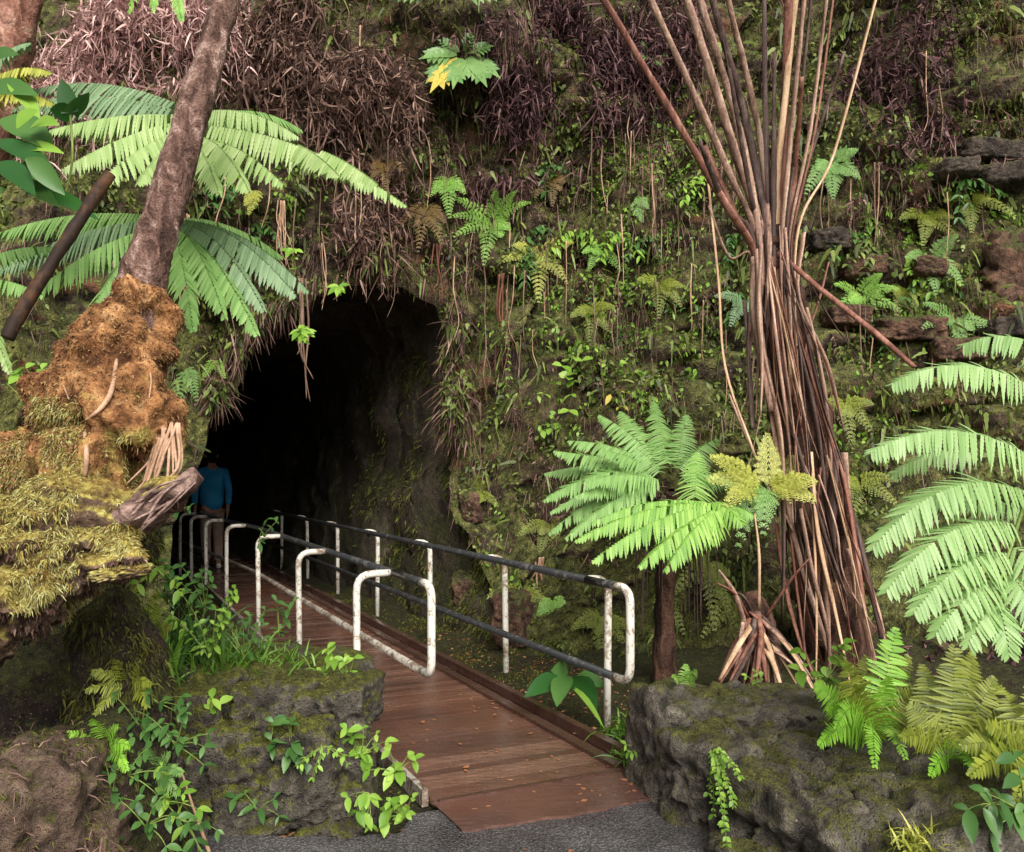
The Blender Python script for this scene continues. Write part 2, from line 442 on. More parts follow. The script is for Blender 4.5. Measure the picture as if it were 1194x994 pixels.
M['trunk'] = bark_mat('scaly_bark', [(28, 19, 16), (74, 52, 44), (118, 90, 79), (182, 154, 142)], 15, (1, 1, .55), bump=1, dist=.035)
M['trunk_red'] = bark_mat('reddish_bark', [(36, 22, 18), (92, 58, 46), (138, 96, 80), (186, 146, 128)], 9, (1, 1, .45), bump=1, dist=.035)
M['root'] = bark_mat('pale_root', [(110, 82, 62), (168, 132, 106), (206, 172, 144)], 12, (1, 1, .4), .7, .4, .005)
M['root_thin'] = bark_mat('thin_root', [(70, 52, 42), (112, 88, 72), (150, 122, 102)], 12, (1, 1, .2), .8, .3, .005)
M['root_red'] = bark_mat('reddish_root', [(58, 36, 28), (98, 62, 48), (128, 86, 66)], 12, (1, 1, .2), .8, .3, .005)
def mossy_bark(name, cols, mosses, zlo, zhi, scale=11, up=0.0):
    t = NT(name); co = t.coord()
    n1 = t.noise(scale, 6, .62, co, dist=.6); n2 = t.noise(scale * 6, 4, .6, co)
    h = t.math('ADD', n1, t.math('MULTIPLY', n2, .35))
    c = t.ramp(h, [(.42 + .45 * i / (len(cols) - 1), srgb(*x)) for i, x in enumerate(cols)])
    m = t.ramp(t.math('ADD', t.math('MULTIPLY', n2, .6), t.math('MULTIPLY', t.noise(4, 4, .6, co), .5)), [(.35 + .35 * i / (len(mosses) - 1), srgb(*x)) for i, x in enumerate(mosses)])
    g = t.n('ShaderNodeNewGeometry'); mr = t.n('ShaderNodeMapRange'); t.l(t.sep(co, 2), mr.inputs[0])
    mr.inputs[1].default_value = zhi; mr.inputs[2].default_value = zlo; mr.clamp = False
    f = t.math('ADD', t.math('ADD', t.math('MULTIPLY', mr.outputs[0], .35), t.math('MULTIPLY', t.sep(g.outputs['Normal'], 2), up)), t.noise(5, 6, .65, co, dist=.5))
    c = t.mix(t.ramp(f, [(.66, (0, 0, 0)), (.80, (1, 1, 1))]), c, m)
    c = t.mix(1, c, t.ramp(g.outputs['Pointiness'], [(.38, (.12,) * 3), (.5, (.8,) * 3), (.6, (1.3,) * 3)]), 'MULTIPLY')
    return t.finish(c, .9, t.bump(h, 1, .04), .2)
YM = [(54, 42, 20), (118, 96, 48), (160, 146, 76), (190, 182, 116)]
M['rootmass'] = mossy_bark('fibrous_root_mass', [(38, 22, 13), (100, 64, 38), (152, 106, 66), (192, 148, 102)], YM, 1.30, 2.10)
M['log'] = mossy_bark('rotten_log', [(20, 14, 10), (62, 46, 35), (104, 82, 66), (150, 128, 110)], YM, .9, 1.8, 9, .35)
M['splinter'] = bark_mat('splintered_bark', [(44, 32, 28), (96, 74, 66), (146, 118, 108), (184, 158, 146)], 8, (.5, 1, 1.6), .8, 1, .03)
M['burnt'] = bark_mat('dark_cut_stalk', [(16, 12, 11), (46, 32, 24), (112, 74, 44)], 3, (1, 1, .12), .7, .6, .01)
M['stalk'] = bark_mat('dry_fern_stalk', [(62, 44, 38), (124, 96, 82), (170, 136, 118), (208, 178, 156)], 9, (1.5, 1.5, .08), .7, .6, .01)
M['stalk_red'] = bark_mat('red_fern_stalk', [(64, 38, 32), (118, 76, 62), (164, 120, 102)], 9, (1.5, 1.5, .08), .65, .6, .01)
M['stalk_dark'] = bark_mat('dark_fern_stalk', [(34, 24, 22), (74, 56, 50), (112, 94, 88)], 9, (1.5, 1.5, .08), .65, .6, .01)
M['stalk_pale'] = bark_mat('pale_fern_stalk', [(136, 104, 78), (186, 152, 120), (214, 186, 154)], 9, (1.5, 1.5, .08), .7, .4, .01)
M['fern_trunk'] = bark_mat('fibrous_fern_trunk', [(20, 14, 12), (52, 35, 28), (88, 62, 50), (124, 90, 72)], 10, (1, 1, .3), .95, 1, .04)
M['stem_green'] = bark_mat('green_stem', [(70, 84, 34), (110, 128, 60), (150, 160, 90)], 9, (1, 1, .3), .5, .2, .004)
M['stem_brown'] = bark_mat('brown_stem', [(60, 46, 32), (98, 78, 54)], 9, (1, 1, .3), .7, .2, .004)

L_ = leaf_mat
M['fern_pale'] = L_('pale_green_fern', [(118, 148, 78), (152, 178, 108), (182, 200, 138), (208, 218, 172)], .5, .3, 3, .4)
M['fern_bright'] = L_('bright_green_fern', [(84, 132, 46), (124, 170, 70), (158, 194, 96), (190, 216, 130)], .45, .3, 5, .5)
M['fern_blue'] = L_('bluish_green_fern', [(88, 118, 80), (120, 148, 106), (148, 172, 130), (174, 194, 158)], .5, .3, 3, .4)
M['fern_mid'] = L_('mid_green_fern', [(92, 130, 66), (122, 160, 86), (148, 184, 108), (170, 200, 130)], .5, .3, 3, .4)
M['fern_right'] = L_('fresh_green_fern', [(104, 140, 74), (138, 172, 102), (170, 198, 134), (200, 218, 168)], .4, .3, 3, .4)
M['fern_yellow'] = L_('yellowing_fern', [(120, 128, 46), (160, 164, 70), (188, 188, 92), (202, 180, 92)])
M['fern_olive'] = L_('olive_fern', [(76, 88, 26), (116, 126, 42), (146, 154, 58), (172, 180, 84)])
M['fern_sword'] = L_('sword_fern', [(92, 142, 36), (128, 180, 54), (154, 202, 76), (176, 214, 100)])
M['fern_brown'] = L_('browning_fern', [(84, 66, 34), (120, 96, 52), (146, 122, 70)])
M['leaf_bright'] = L_('bright_leaf', [(76, 116, 36), (116, 156, 54), (152, 184, 80), (186, 206, 100)], .4)
M['leaf_dark'] = L_('dark_glossy_leaf', [(26, 62, 22), (44, 86, 36), (66, 110, 54)], .25, .25, spec=.5)
M['leaf_teal'] = L_('bluish_glossy_leaf', [(70, 112, 72), (104, 144, 102), (138, 174, 132)], .25, .2, spec=.6)
M['leaf_green'] = L_('green_leaf', [(46, 80, 36), (78, 116, 56), (116, 150, 84)], .35)
M['leaf_lobed'] = L_('lobed_leaf', [(64, 100, 48), (98, 136, 72), (138, 170, 104), (164, 188, 126)], .35)
M['leaf_yellow'] = L_('yellow_leaf', [(170, 148, 50), (198, 180, 80), (210, 198, 116)], .5)
M['leaf_olive'] = L_('olive_leaf', [(34, 40, 18), (74, 86, 38), (112, 126, 58), (152, 164, 92)], .5, .2, 2, .75)
M['grass'] = L_('grass_blade', [(60, 88, 28), (92, 130, 44), (124, 164, 66), (150, 180, 92)], .4)
M['dead_pink'] = L_('dead_fern_pinkish', [(66, 42, 40), (158, 118, 112), (216, 178, 170), (242, 216, 206)], .7, .15, 1.2, .7, .2)
M['dead_brown'] = L_('dead_fern_brown', [(36, 24, 21), (82, 60, 52), (128, 98, 86), (190, 160, 142)], .7, .15, 1.2, .75, .2)
M['dead_maroon'] = L_('dead_fern_maroon', [(26, 17, 19), (64, 42, 44), (106, 75, 73), (172, 138, 132)], .7, .12, 1.2, .75, .2)
M['moss_olive'] = L_('olive_moss', [(30, 30, 14), (68, 69, 32), (104, 106, 50), (146, 144, 80)], .8, .15, 1.5, .5, .1)
M['moss_gold'] = L_('golden_moss', [(44, 32, 18), (106, 78, 42), (156, 134, 74), (164, 160, 92), (202, 198, 142), (98, 106, 54), (140, 96, 56)], .8, .2, 7, .5, .1)
M['moss_rust'] = L_('rusty_moss', [(58, 40, 27), (118, 88, 58), (164, 128, 88), (196, 166, 124)], .85, .15, 3, .45, .1)
M['moss_green'] = L_('green_moss', [(62, 66, 20), (104, 106, 34), (140, 140, 54), (166, 160, 72)], .8, .2, 4, .45, .1)
M['litter'] = L_('fallen_leaf', [(70, 44, 30), (128, 78, 50), (170, 118, 80), (188, 156, 120)], .5, .1, 3, .9)

# ------------------------------------------------------------------ the cliff (a rough height field seen across the boardwalk) and the lava tube
ctl = [(-250, -150, 8.6), (0, 0, 8.3), (0, -150, 8.8), (300, -150, 8.6), (600, -150, 9.2), (900, -150, 9.8), (1194, -150, 10), (1450, 0, 10),
       (300, 0, 8.6), (600, 0, 9.0), (900, 20, 9.4), (1165, 40, 12.5), (1000, 60, 8.9), (1090, 120, 8.5),
       (0, 200, 8.2), (200, 200, 8.4), (450, 200, 9.2), (650, 200, 9.4), (850, 200, 9.2), (1050, 230, 8.4), (1194, 230, 8.2),
       (0, 400, 7.6), (100, 470, 8.0), (200, 380, 8.9), (235, 450, 9.2), (330, 330, 9.2), (450, 295, 9.2), (560, 300, 9.3),
       (540, 420, 9.5), (650, 400, 9.1), (800, 400, 8.7), (1000, 380, 8.2), (1194, 400, 8.0), (1400, 400, 8.2),
       (530, 560, 9.35), (560, 660, 8.6), (620, 560, 8.75), (720, 520, 8.2), (640, 720, 7.8), (800, 600, 7.6), (760, 740, 7.2), (880, 740, 7.0),
       (1000, 620, 7.4), (1194, 620, 7.1), (1000, 760, 6.6), (1194, 760, 6.3), (1400, 700, 6.6), (-200, 600, 7.6), (0, 700, 7.2), (150, 640, 8.2)]
CP = np.array([pt(*c) for c in ctl]); cn, cd = to_nd(CP); cz = CP[:, 2]
def _k(r2): return .5 * r2 * np.log(r2 + 1e-9)
A_ = np.stack([cn, cz], -1)
r2 = ((A_[:, None] - A_[None]) ** 2).sum(-1); n_ = len(ctl)
Mx = np.zeros((n_ + 3, n_ + 3)); Mx[:n_, :n_] = _k(r2) + np.eye(n_) * .15; Mx[:n_, n_] = 1; Mx[:n_, n_ + 1:] = A_; Mx[n_, :n_] = 1; Mx[n_ + 1:, :n_] = A_.T
wts = np.linalg.solve(Mx, np.concatenate([cd, [0, 0, 0]]))
def cliff_d(n, z):
    q = np.stack([n, z], -1); out = wts[n_] + q @ wts[n_ + 1:]
    for i in range(n_): out = out + wts[i] * _k(((q - A_[i]) ** 2).sum(-1))
    return out

def roughen(p):
    """one displacement field for cliff and tube, so that they meet"""
    n, d = to_nd(p); z = p[..., 2]
    big = fbm(p, 1.5, 3, 3) * .26 + fbm(p, .45, 5, 3) * .11 + fbm(p, .14, 8, 2) * .03
    g, cv = cells(p * np.array((1, 1, 1.5)), .62, 21)
    g2, cv2 = cells(p * np.array((1, 1, 1.7)), .24, 23)
    blk = (cv - .5) * .30 - np.exp(-g * 10) * .13 + (cv2 - .5) * .09 - np.exp(-g2 * 8) * .035
    k = np.clip((n - 2.0) / 2.5, .35, 1)
    h = big + blk * k
    out = np.zeros_like(p); dv = nd(0, -1)
    out += h[..., None] * dv
    out[..., 2] += fbm(p, .5, 31, 2) * .10
    out += (fbm(p, .6, 33, 2) * .10)[..., None] * nd(1, 0)
    return p + out

hole_px = [(.62, -.5), (.62, .6), (.72, 1.35), (.92, 1.8), (1.10, 2.2), (1.38, 2.66), (1.66, 3.08), (1.98, 3.42), (2.3, 3.62), (2.66, 3.72), (3.05, 3.72), (3.35, 3.55), (3.52, 3.2), (3.56, 2.6), (3.54, 1.9), (3.48, 1.1), (3.42, .4), (3.40, -.5)]
HP = np.array([(a, b) for a, b in hole_px])
def recess(n, z):
    s = lambda a: np.clip(a, 0, 1) ** 2 * (3 - 2 * np.clip(a, 0, 1))
    return 3 * s((n - 8.45) / .5) * s((z - 5.0) / .5) * s((7.3 - z) / .4)
def in_hole(n, z, grow=0.0):
    c = HP.mean(0); P = c + (HP - c) * (1 + grow)
    ins = np.zeros(n.shape, bool); j = len(P) - 1
    for i in range(len(P)):
        a, b = P[i], P[j]; j = i
        if a[1] == b[1]: continue
        cr = ((a[1] > z) != (b[1] > z)) & (n < (b[0] - a[0]) * (z - a[1]) / (b[1] - a[1]) + a[0])
        ins ^= cr
    return ins
ns = np.concatenate([np.arange(-6, -.6, .15), np.arange(-.6, 10.2, .036), np.arange(10.2, 14, .15)])
zs = np.concatenate([np.arange(-.9, 7.6, .036), np.arange(7.6, 11, .18)])
gn, gz = np.meshgrid(ns, zs)
ok = ~in_hole(gn, gz, -.075)
# pull the rim of the opening onto a smooth outline
pad = np.pad(~ok, 1); rim = ok & (pad[:-2, 1:-1] | pad[2:, 1:-1] | pad[1:-1, :-2] | pad[1:-1, 2:] | pad[:-2, :-2] | pad[2:, 2:] | pad[:-2, 2:] | pad[2:, :-2])
hp = HP.mean(0) + (HP - HP.mean(0)) * .925; hs_ = [hp[i] + (hp[i + 1] - hp[i]) * t_ for i in range(len(hp) - 1) for t_ in np.linspace(0, 1, 40)]; hs_ = np.array(hs_)
for _ in range(60): hs_[1:-1] = (hs_[:-2] + 2 * hs_[1:-1] + hs_[2:]) / 4
ri = np.argwhere(rim)
for a_, b_ in ri:
    q = hs_[np.argmin((hs_[:, 0] - gn[a_, b_]) ** 2 + (hs_[:, 1] - gz[a_, b_]) ** 2)]; gn[a_, b_], gz[a_, b_] = q
gd = cliff_d(gn, gz) + recess(gn, gz)
P0 = np.stack([gn * CA - gd * SA, gn * SA + gd * CA, gz], -1)
P1 = roughen(P0)
idx = np.arange(gn.size).reshape(gn.shape)
fa = np.stack([idx[:-1, :-1], idx[:-1, 1:], idx[1:, 1:], idx[1:, :-1]], -1)
keepf = ok[:-1, :-1] & ok[:-1, 1:] & ok[1:, 1:] & ok[1:, :-1]
mb = MB(); mb.add(P1.reshape(-1, 3), fa[keepf].reshape(-1, 4))
CL = mb.mesh('cliff')
bmx = bmesh.new(); bmx.from_mesh(CL); bmesh.ops.delete(bmx, geom=[v for v in bmx.verts if not v.link_faces], context='VERTS'); bmx.to_mesh(CL); bmx.free()
cliff = put(CL, 'cliff', M['cliff']); tag(cliff, kind='structure')

ring = []
for i in range(len(HP) - 1):
    a, b = HP[i], HP[i + 1]; k = max(1, int(np.linalg.norm(b - a) / .06))
    ring += [a + (b - a) * j / k for j in range(k)]
ring = np.array(ring + [HP[-1]])
rs = ring.copy()
for _ in range(6): rs[1:-1] = (rs[:-2] + rs[1:-1] * 2 + rs[2:]) / 4
d0 = cliff_d(rs[:, 0], rs[:, 1]); ctr = V(2.1, 1.3)
sv = np.linspace(0, 1, 260); rows = []
for s in sv:
    e = s ** 1.3; d = d0 + (34 - d0) * e
    sc_ = 1 - .10 * min(1, s * 4) - .15 * s
    q = ctr + (rs - ctr) * sc_ * 1.03
    bend = -2.6 * max(0, s - .35) ** 1.6 * 6
    n = q[:, 0] + bend; z = q[:, 1]
    rows.append(np.stack([n * CA - d * SA, n * SA + d * CA, z], -1))
TB = np.array(rows); TB = roughen(TB)
k = len(rs); i = np.arange(len(sv) - 1)[:, None] * k; j = np.arange(k - 1)[None]
mb = MB(); mb.add(TB.reshape(-1, 3), np.stack([i + j, i + j + k, i + j + k + 1, i + j + 1], -1).reshape(-1, 4))
mb.f.append(list(range((len(sv) - 1) * k, len(sv) * k)))
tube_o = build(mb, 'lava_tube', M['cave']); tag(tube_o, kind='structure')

# the ground: one sheet, fine near the boardwalk
def ground_z(n, d, p):
    y = n * SA + d * CA
    z = np.full(n.shape, -.05)
    z = z + np.clip((n - 2.75) / .9, 0, 1) * .10 * np.clip((d - 4.2) / .6, 0, 1) + np.clip((n - 3.6) / 2, 0, 1) * .35 * np.clip((y - 4.2) / .8, 0, 1)
    z = z - np.clip((1.35 - n) / .5, 0, 1) * .55 * np.clip((d - 6.3) / 1.2, 0, 1)
    nz = fbm(p, .5, 41, 3) * .035 + fbm(p, .1, 43, 2) * .012
    flat = np.clip((n - 1.3) / .25, 0, 1) * np.clip((2.9 - n) / .2, 0, 1)
    near = np.clip((y - 3.9) / .5, 0, 1)
    return z + nz * (1 - flat) * near - (1 - near) * .01
ns = np.concatenate([[-260, -120, -50, -20], np.arange(-8, -1, .25), np.arange(-1, 6, .05), np.arange(6, 12, .2), [20, 50, 120, 260]])
ds = np.concatenate([[-260, -120, -50, -20], np.arange(-6, 2, .4), np.arange(2, 10, .05), np.arange(10, 36, .3), [50, 120, 260]])
gn, gd = np.meshgrid(ns, ds)
P0 = np.stack([gn * CA - gd * SA, gn * SA + gd * CA, gn * 0], -1)
P0[..., 2] = ground_z(gn, gd, P0)
idx = np.arange(gn.size).reshape(gn.shape)
mb = MB(); mb.add(P0.reshape(-1, 3), np.stack([idx[:-1, :-1], idx[:-1, 1:], idx[1:, 1:], idx[1:, :-1]], -1).reshape(-1, 4))
GR = mb.mesh('ground'); ground = put(GR, 'ground', M['soil']); tag(ground, kind='structure')

# asphalt path in front, with a ragged far edge
xs = np.linspace(-2.6, 2.4, 120)
yf = 3.86 + .14 * np.clip((xs + .5) / 1.3, 0, 1.4) + .035 * vnoise(np.stack([xs, xs * 0, xs * 0], -1), .12, 5) + .03 * vnoise(np.stack([xs, xs * 0, xs * 0], -1), .4, 6)
yf = np.where((xs > -.47) & (xs < .8), (3.95 + SA * xs) / CA, yf + .03)
rowsv = []
for f_ in (0, .5, .8, .93, 1.0):
    rowsv.append(np.stack([xs, -6 + (yf + 6) * f_, np.full(xs.shape, .0 if f_ < 1 else -.06)], -1))
PV = np.array(rowsv); PV[3, :, 1] = yf - .02; idx = np.arange(PV.shape[0] * len(xs)).reshape(-1, len(xs))
mb = MB(); mb.add(PV.reshape(-1, 3), np.stack([idx[:-1, :-1], idx[:-1, 1:], idx[1:, 1:], idx[1:, :-1]], -1).reshape(-1, 4))
tag(build(mb, 'path', M['asphalt'], smooth=False), kind='structure')

DG = bpy.context.evaluated_depsgraph_get()
def bvh(me):
    n = len(me.vertices); co = np.empty(n * 3); me.vertices.foreach_get('co', co)
    return BVHTree.FromPolygons(co.reshape(-1, 3).tolist(), [list(p.vertices) for p in me.polygons])
BV = bvh(CL); BG = bvh(GR)
def on(px, py, off=.05):
    """the cliff point seen at a photo pixel, lifted a little off the rock"""
    d = Vector(tuple(pt(px, py, 1.0) - V(0, 0, EYE))).normalized()
    h = BV.ray_cast(Vector((0, 0, EYE)), d)
    p = np.array(h[0]) if h[0] else pt(px, py, 9.0)
    return p - np.array(d) * off
def gz_at(x, y):
    h = BG.ray_cast(Vector((x, y, 3)), Vector((0, 0, -1)))
    return h[0].z if h[0] else 0.0
# ------------------------------------------------------------------ boardwalk
bw = thing('boardwalk', 'wet dark red timber boardwalk running back into the black cave mouth', 'boardwalk', nd(2.1, 4.0))
mb = MB(); d = 4.02; N0, N1 = 1.52, 2.66
RZ = math.atan2(SA, CA)
while d < 26:
    wd = .088
    box(mb, nd((N0 + N1) / 2 + RNG.normal(0, .003), d + wd / 2, -.012 + RNG.normal(0, .0012)), (N1 - N0, wd - .007, .03), RZ + RNG.normal(0, .001))
    d += wd
build(mb, 'plank_deck', M['deck'], bw, False)
def rail_board(n, d0, d1, wdt, h, mat, z0):
    mb = MB(); L = 1.9; d = d0
    while d < d1:
        e = min(d + L, d1)
        box(mb, nd(n, (d + e) / 2, z0 + h / 2), (wdt, e - d - .006, h), RZ, .0015); d = e
    return mb
build(rail_board(2.70, 3.95, 25, .055, .10, M['deck_edge'], -.035), 'edge_board', M['deck_edge'], bw, False)
build(rail_board(2.585, 4.05, 25, .07, .022, M['deck_edge'], .005), 'edge_batten', M['deck_edge'], bw, False)
build(rail_board(1.50, 4.1, 25, .035, .085, M['deck_edge'], -.045), 'edge_board', M['pipe_dirty'], bw, False)
# worn entry panel, ragged at its lip
xs = np.linspace(1.50, 2.78, 60); lip = 3.60 + .022 * vnoise(np.stack([xs, xs, xs], -1), .1, 3) + .02 * np.sin(xs * 5)
rows = []
for f_ in (0, .001, .25, .5, .75, 1):
    dd = lip + (4.005 - lip) * f_
    P = np.stack([xs * CA - dd * SA, xs * SA + dd * CA, np.full(xs.shape, .012 if f_ > 0 else -.02)], -1); P[:, 2] += .002 * vnoise(P, .15, 4) * (f_ > 0); rows.append(P)
PV = np.array(rows); idx = np.arange(PV.shape[0] * 60).reshape(-1, 60)
mb = MB(); mb.add(PV.reshape(-1, 3), np.stack([idx[:-1, :-1], idx[:-1, 1:], idx[1:, 1:], idx[1:, :-1]], -1).reshape(-1, 4))
build(mb, 'entry_panel', deck_mat('worn_entry_board', [(50, 36, 32), (88, 64, 57), (126, 96, 84)], (106, 70, 58)), bw, False)
mb = MB(); box(mb, nd(2.1, 4.0, .016), (1.14, .03, .008), RZ); build(mb, 'seam_strip', M['deck_edge'], bw, False)

# ------------------------------------------------------------------ pipe handrails
def corner(a, c, b, r, k=6):
    """points of a rounded bend at c between a and b"""
    a, b, c = map(np.asarray, (a, b, c)); u = nrm(a - c) * r; v = nrm(b - c) * r
    t = np.linspace(0, 1, k)[:, None]
    return (1 - t) ** 2 * (c + u) + 2 * t * (1 - t) * c + t * t * (c + v)
def handrail(name, label, n, arm, d_end, posts, zl, zt, low_mat):
    h = thing(name, label, 'handrail', nd(n, d_end))
    far = 25.0; r = .0255
    away = -.06 if arm < 0 else .0          # the left rail swings away a little inside the cave
    sw = lambda d: away * max(0, d - 11)
    f = lambda d, z, nn=n: nd(nn + sw(d), d, z)
    mb = MB(); tube(mb, [f(far, zt), f(17, zt), f(11, zt), f(posts[0] - .02, zt)], r, 10); build(mb, 'top_rail', M['pipe_black'], h)
    mb = MB(); tube(mb, [f(posts[0] - .02, zt), f(d_end + .16, zt)], r * .99, 10); build(mb, 'grip', M['pipe_black'], h)
    mb = MB()
    loop = np.concatenate([[f(d_end + .17, zt)], corner(f(d_end + 1, zt), f(d_end, zt), f(d_end, zl), .1), [f(d_end, (zl + zt) / 2)],
                           corner(f(d_end, zt), f(d_end, zl), f(d_end + 1, zl), .1), [f(d_end + .17, zl)]])
    tube(mb, loop, r, 10); build(mb, 'end_loop', M['pipe_white'], h)
    mb = MB(); tube(mb, [f(d_end + .16, zl), f(11, zl), f(17, zl), f(far, zl)], r * .99, 10); build(mb, 'bottom_rail', M[low_mat], h)
    for i, d in enumerate(posts):
        mb = MB(); lean = RNG.normal(0, .012)
        n_ = n; n = n + sw(d)
        b = nd(n + arm + lean, d, -.25); top = nd(n + arm, d, zt)
        p = np.concatenate([[b], [nd(n + arm + lean * .5, d, .4)], corner(b, top, nd(n, d, zt), .11), [nd(n + .02 * np.sign(arm), d, zt)]])
        tube(mb, p, .0245, 10)
        po = build(mb, 'post', M['pipe_white'] if i < 9 else M['pipe_dirty'], h)
        mb = MB(); q = [nd(n + arm, d, zl + .035), nd(n + arm * .55, d, zl + .03), nd(n, d, zl)]
        tube(mb, spline(q, 5), .021, 8); build(mb, 'bracket', M['pipe_white'], po); n = n_
    return h
handrail('handrail', 'worn white pipe handrail left of the boardwalk, its loop end by the mossy rocks', 1.86, -.25, 4.98, [5.72, 7.5, 9.45, 11.5, 12.9, 14.1, 15.1, 16.6, 18.6], .376, .92, 'pipe_dirty')
handrail('handrail', 'pipe handrail with black grips on the right side of the boardwalk', 2.84, .17, 4.33, [4.84, 6.4, 8.1, 9.8, 11.6, 13.4, 15.3, 17.3, 19.5, 22], .376, .92, 'pipe_black')

# ------------------------------------------------------------------ the visitor in the blue shirt, seen from behind
def skin(name, pts, edges, mat, parent, root=0, sub=2):
    me = bpy.data.meshes.new(name); me.from_pydata([tuple(p[:3]) for p in pts], edges, [])
    o = bpy.data.objects.new(name, me); COL.objects.link(o)
    o.modifiers.new('k', 'SKIN'); s = o.modifiers.new('s', 'SUBSURF'); s.levels = sub; s.render_levels = sub
    for i, p in enumerate(pts):
        r = p[3]; me.skin_vertices[0].data[i].radius = r if isinstance(r, tuple) else (r, r)
        me.skin_vertices[0].data[i].use_root = (i == root)
    out = bpy.data.meshes.new_from_object(o.evaluated_get(bpy.context.evaluated_depsgraph_get()))
    bpy.data.objects.remove(o)
    out.polygons.foreach_set('use_smooth', [True] * len(out.polygons))
    return out
PB = nd(1.86, 15.2)
person = thing('person', 'visitor seen from behind in blue long sleeved shirt at the cave mouth', 'person', PB)
def world(P): return [(PB[0] + p[0] * CA - p[1] * SA, PB[1] + p[0] * SA + p[1] * CA, p[2] * 1.1, tuple(1.08 * x for x in p[3]) if isinstance(p[3], tuple) else p[3] * 1.06) for p in P]
hand = []
J = [(0, 0, .98, (.15, .11)), (0, .0, 1.12, (.14, .105)), (0, .01, 1.32, (.165, .11)), (0, 0, 1.47, (.12, .08)), (0, 0, 1.55, .055), (0, .015, 1.62, (.065, .08)), (0, .02, 1.72, (.075, .095)), (0, .015, 1.79, .05),
     (.19, 0, 1.44, .055), (.25, -.01, 1.18, .046), (.255, .05, .95, .033), (.255, .065, .87, .03),
     (-.19, 0, 1.44, .055), (-.25, .03, 1.18, .046), (-.25, .10, .95, .033), (-.25, .12, .87, .03),
     (.09, 0, .90, .092), (.10, .06, .50, .06), (.10, .0, .10, .042), (.11, .10, .04, .035),
     (-.09, 0, .90, .092), (-.10, -.03, .50, .06), (-.10, -.16, .12, .042), (-.11, -.08, .04, .035)]
E_ = [(0, 1), (1, 2), (2, 3), (3, 4), (4, 5), (5, 6), (6, 7), (3, 8), (8, 9), (9, 10), (10, 11), (3, 12), (12, 13), (13, 14), (14, 15), (0, 16), (16, 17), (17, 18), (18, 19), (0, 20), (20, 21), (21, 22), (22, 23)]
for base, sx in ((11, 1), (15, -1)):
    bx, by, bz, _ = J[base]
    for k_, (dy, ln) in enumerate(((.03, .072), (.01, .082), (-.01, .078), (-.03, .06))):
        a = len(J); J += [(bx, by + dy, bz - .05, .0095), (bx - sx * .006, by + dy, bz - .05 - ln * .5, .009), (bx - sx * .018, by + dy, bz - .05 - ln, .008)]
        E_ += [(base, a), (a, a + 1), (a + 1, a + 2)]
    a = len(J); J += [(bx - sx * .01, by + .045, bz - .02, .011), (bx - sx * .015, by + .06, bz - .06, .010)]; E_ += [(base, a), (a, a + 1)]
t_ = NT('skin'); skin_m = t_.finish(t_.ramp(t_.noise(6), [(.4, srgb(150, 108, 88)), (.6, srgb(178, 134, 112))]), .55)
def cloth_mat(name, a, b, sc=5):
    t = NT(name); n = t.noise(sc, 5, .6); f = t.noise(220, 2, .6)
    return t.finish(t.ramp(n, [(.35, srgb(*a)), (.65, srgb(*b))]), .85, t.bump(t.math('ADD', n, t.math('MULTIPLY', f, .2)), .6, .02), .15)
me = skin('body', world(J), E_, None, None); put(me, 'body', skin_m, person)
S_ = [(0, 0, .84, (.20, .155)), (0, .0, 1.10, (.185, .14)), (0, .01, 1.32, (.20, .135)), (0, 0, 1.47, (.14, .095)), (0, 0, 1.53, .068),
      (.20, 0, 1.45, .075), (.262, -.01, 1.18, .064), (.264, .05, .95, .05), (-.20, 0, 1.45, .075), (-.262, .03, 1.18, .064), (-.262, .10, .95, .05)]
SE = [(0, 1), (1, 2), (2, 3), (3, 4), (3, 5), (5, 6), (6, 7), (3, 8), (8, 9), (9, 10)]
put(skin('shirt', world(S_), SE, None, None), 'shirt', cloth_mat('blue_shirt_cloth', (40, 122, 172), (62, 154, 205)), person)
T_ = [(0, 0, .96, (.165, .125)), (.092, 0, .86, .112), (.102, .06, .50, .088), (.102, .0, .10, .072), (-.092, 0, .86, .112), (-.102, -.03, .50, .088), (-.102, -.16, .14, .072)]
put(skin('trousers', world(T_), [(0, 1), (1, 2), (2, 3), (0, 4), (4, 5), (5, 6)], None, None), 'trousers', cloth_mat('pale_trouser_cloth', (128, 104, 92), (160, 136, 122)), person)
for q in ([(.10, -.05, .05, .05), (.107, .05, .045, .05), (.115, .16, .035, .042)], [(-.10, -.21, .07, .05), (-.107, -.11, .05, .05), (-.115, 0, .035, .042)]):
    put(skin('shoe', world(q), [(0, 1), (1, 2)], None, None, 0, 1), 'shoe', cloth_mat('white_shoe', (170, 166, 160), (205, 202, 196)), person)
put(skin('hair', world([(0, -.035, 1.56, (.055, .045)), (0, -.015, 1.66, (.078, .078)), (0, .0, 1.75, (.086, .1)), (0, .01, 1.80, .065)]), [(0, 1), (1, 2), (2, 3)], None, None), 'hair', cloth_mat('dark_hair', (12, 9, 7), (24, 18, 14), 40), person)
put(skin('head', world([(0, .03, 1.62, .06), (0, .10, 1.665, .018), (0, .125, 1.66, .012)]), [(0, 1), (1, 2)], None, None), 'nose', skin_m, person)
for s_ in (-1, 1):
    put(skin('ear', world([(s_ * .08, .0, 1.66, .014), (s_ * .09, -.005, 1.69, .018), (s_ * .088, -.005, 1.71, .012)]), [(0, 1), (1, 2)], None, None, 0, 1), 'ear', skin_m, person)

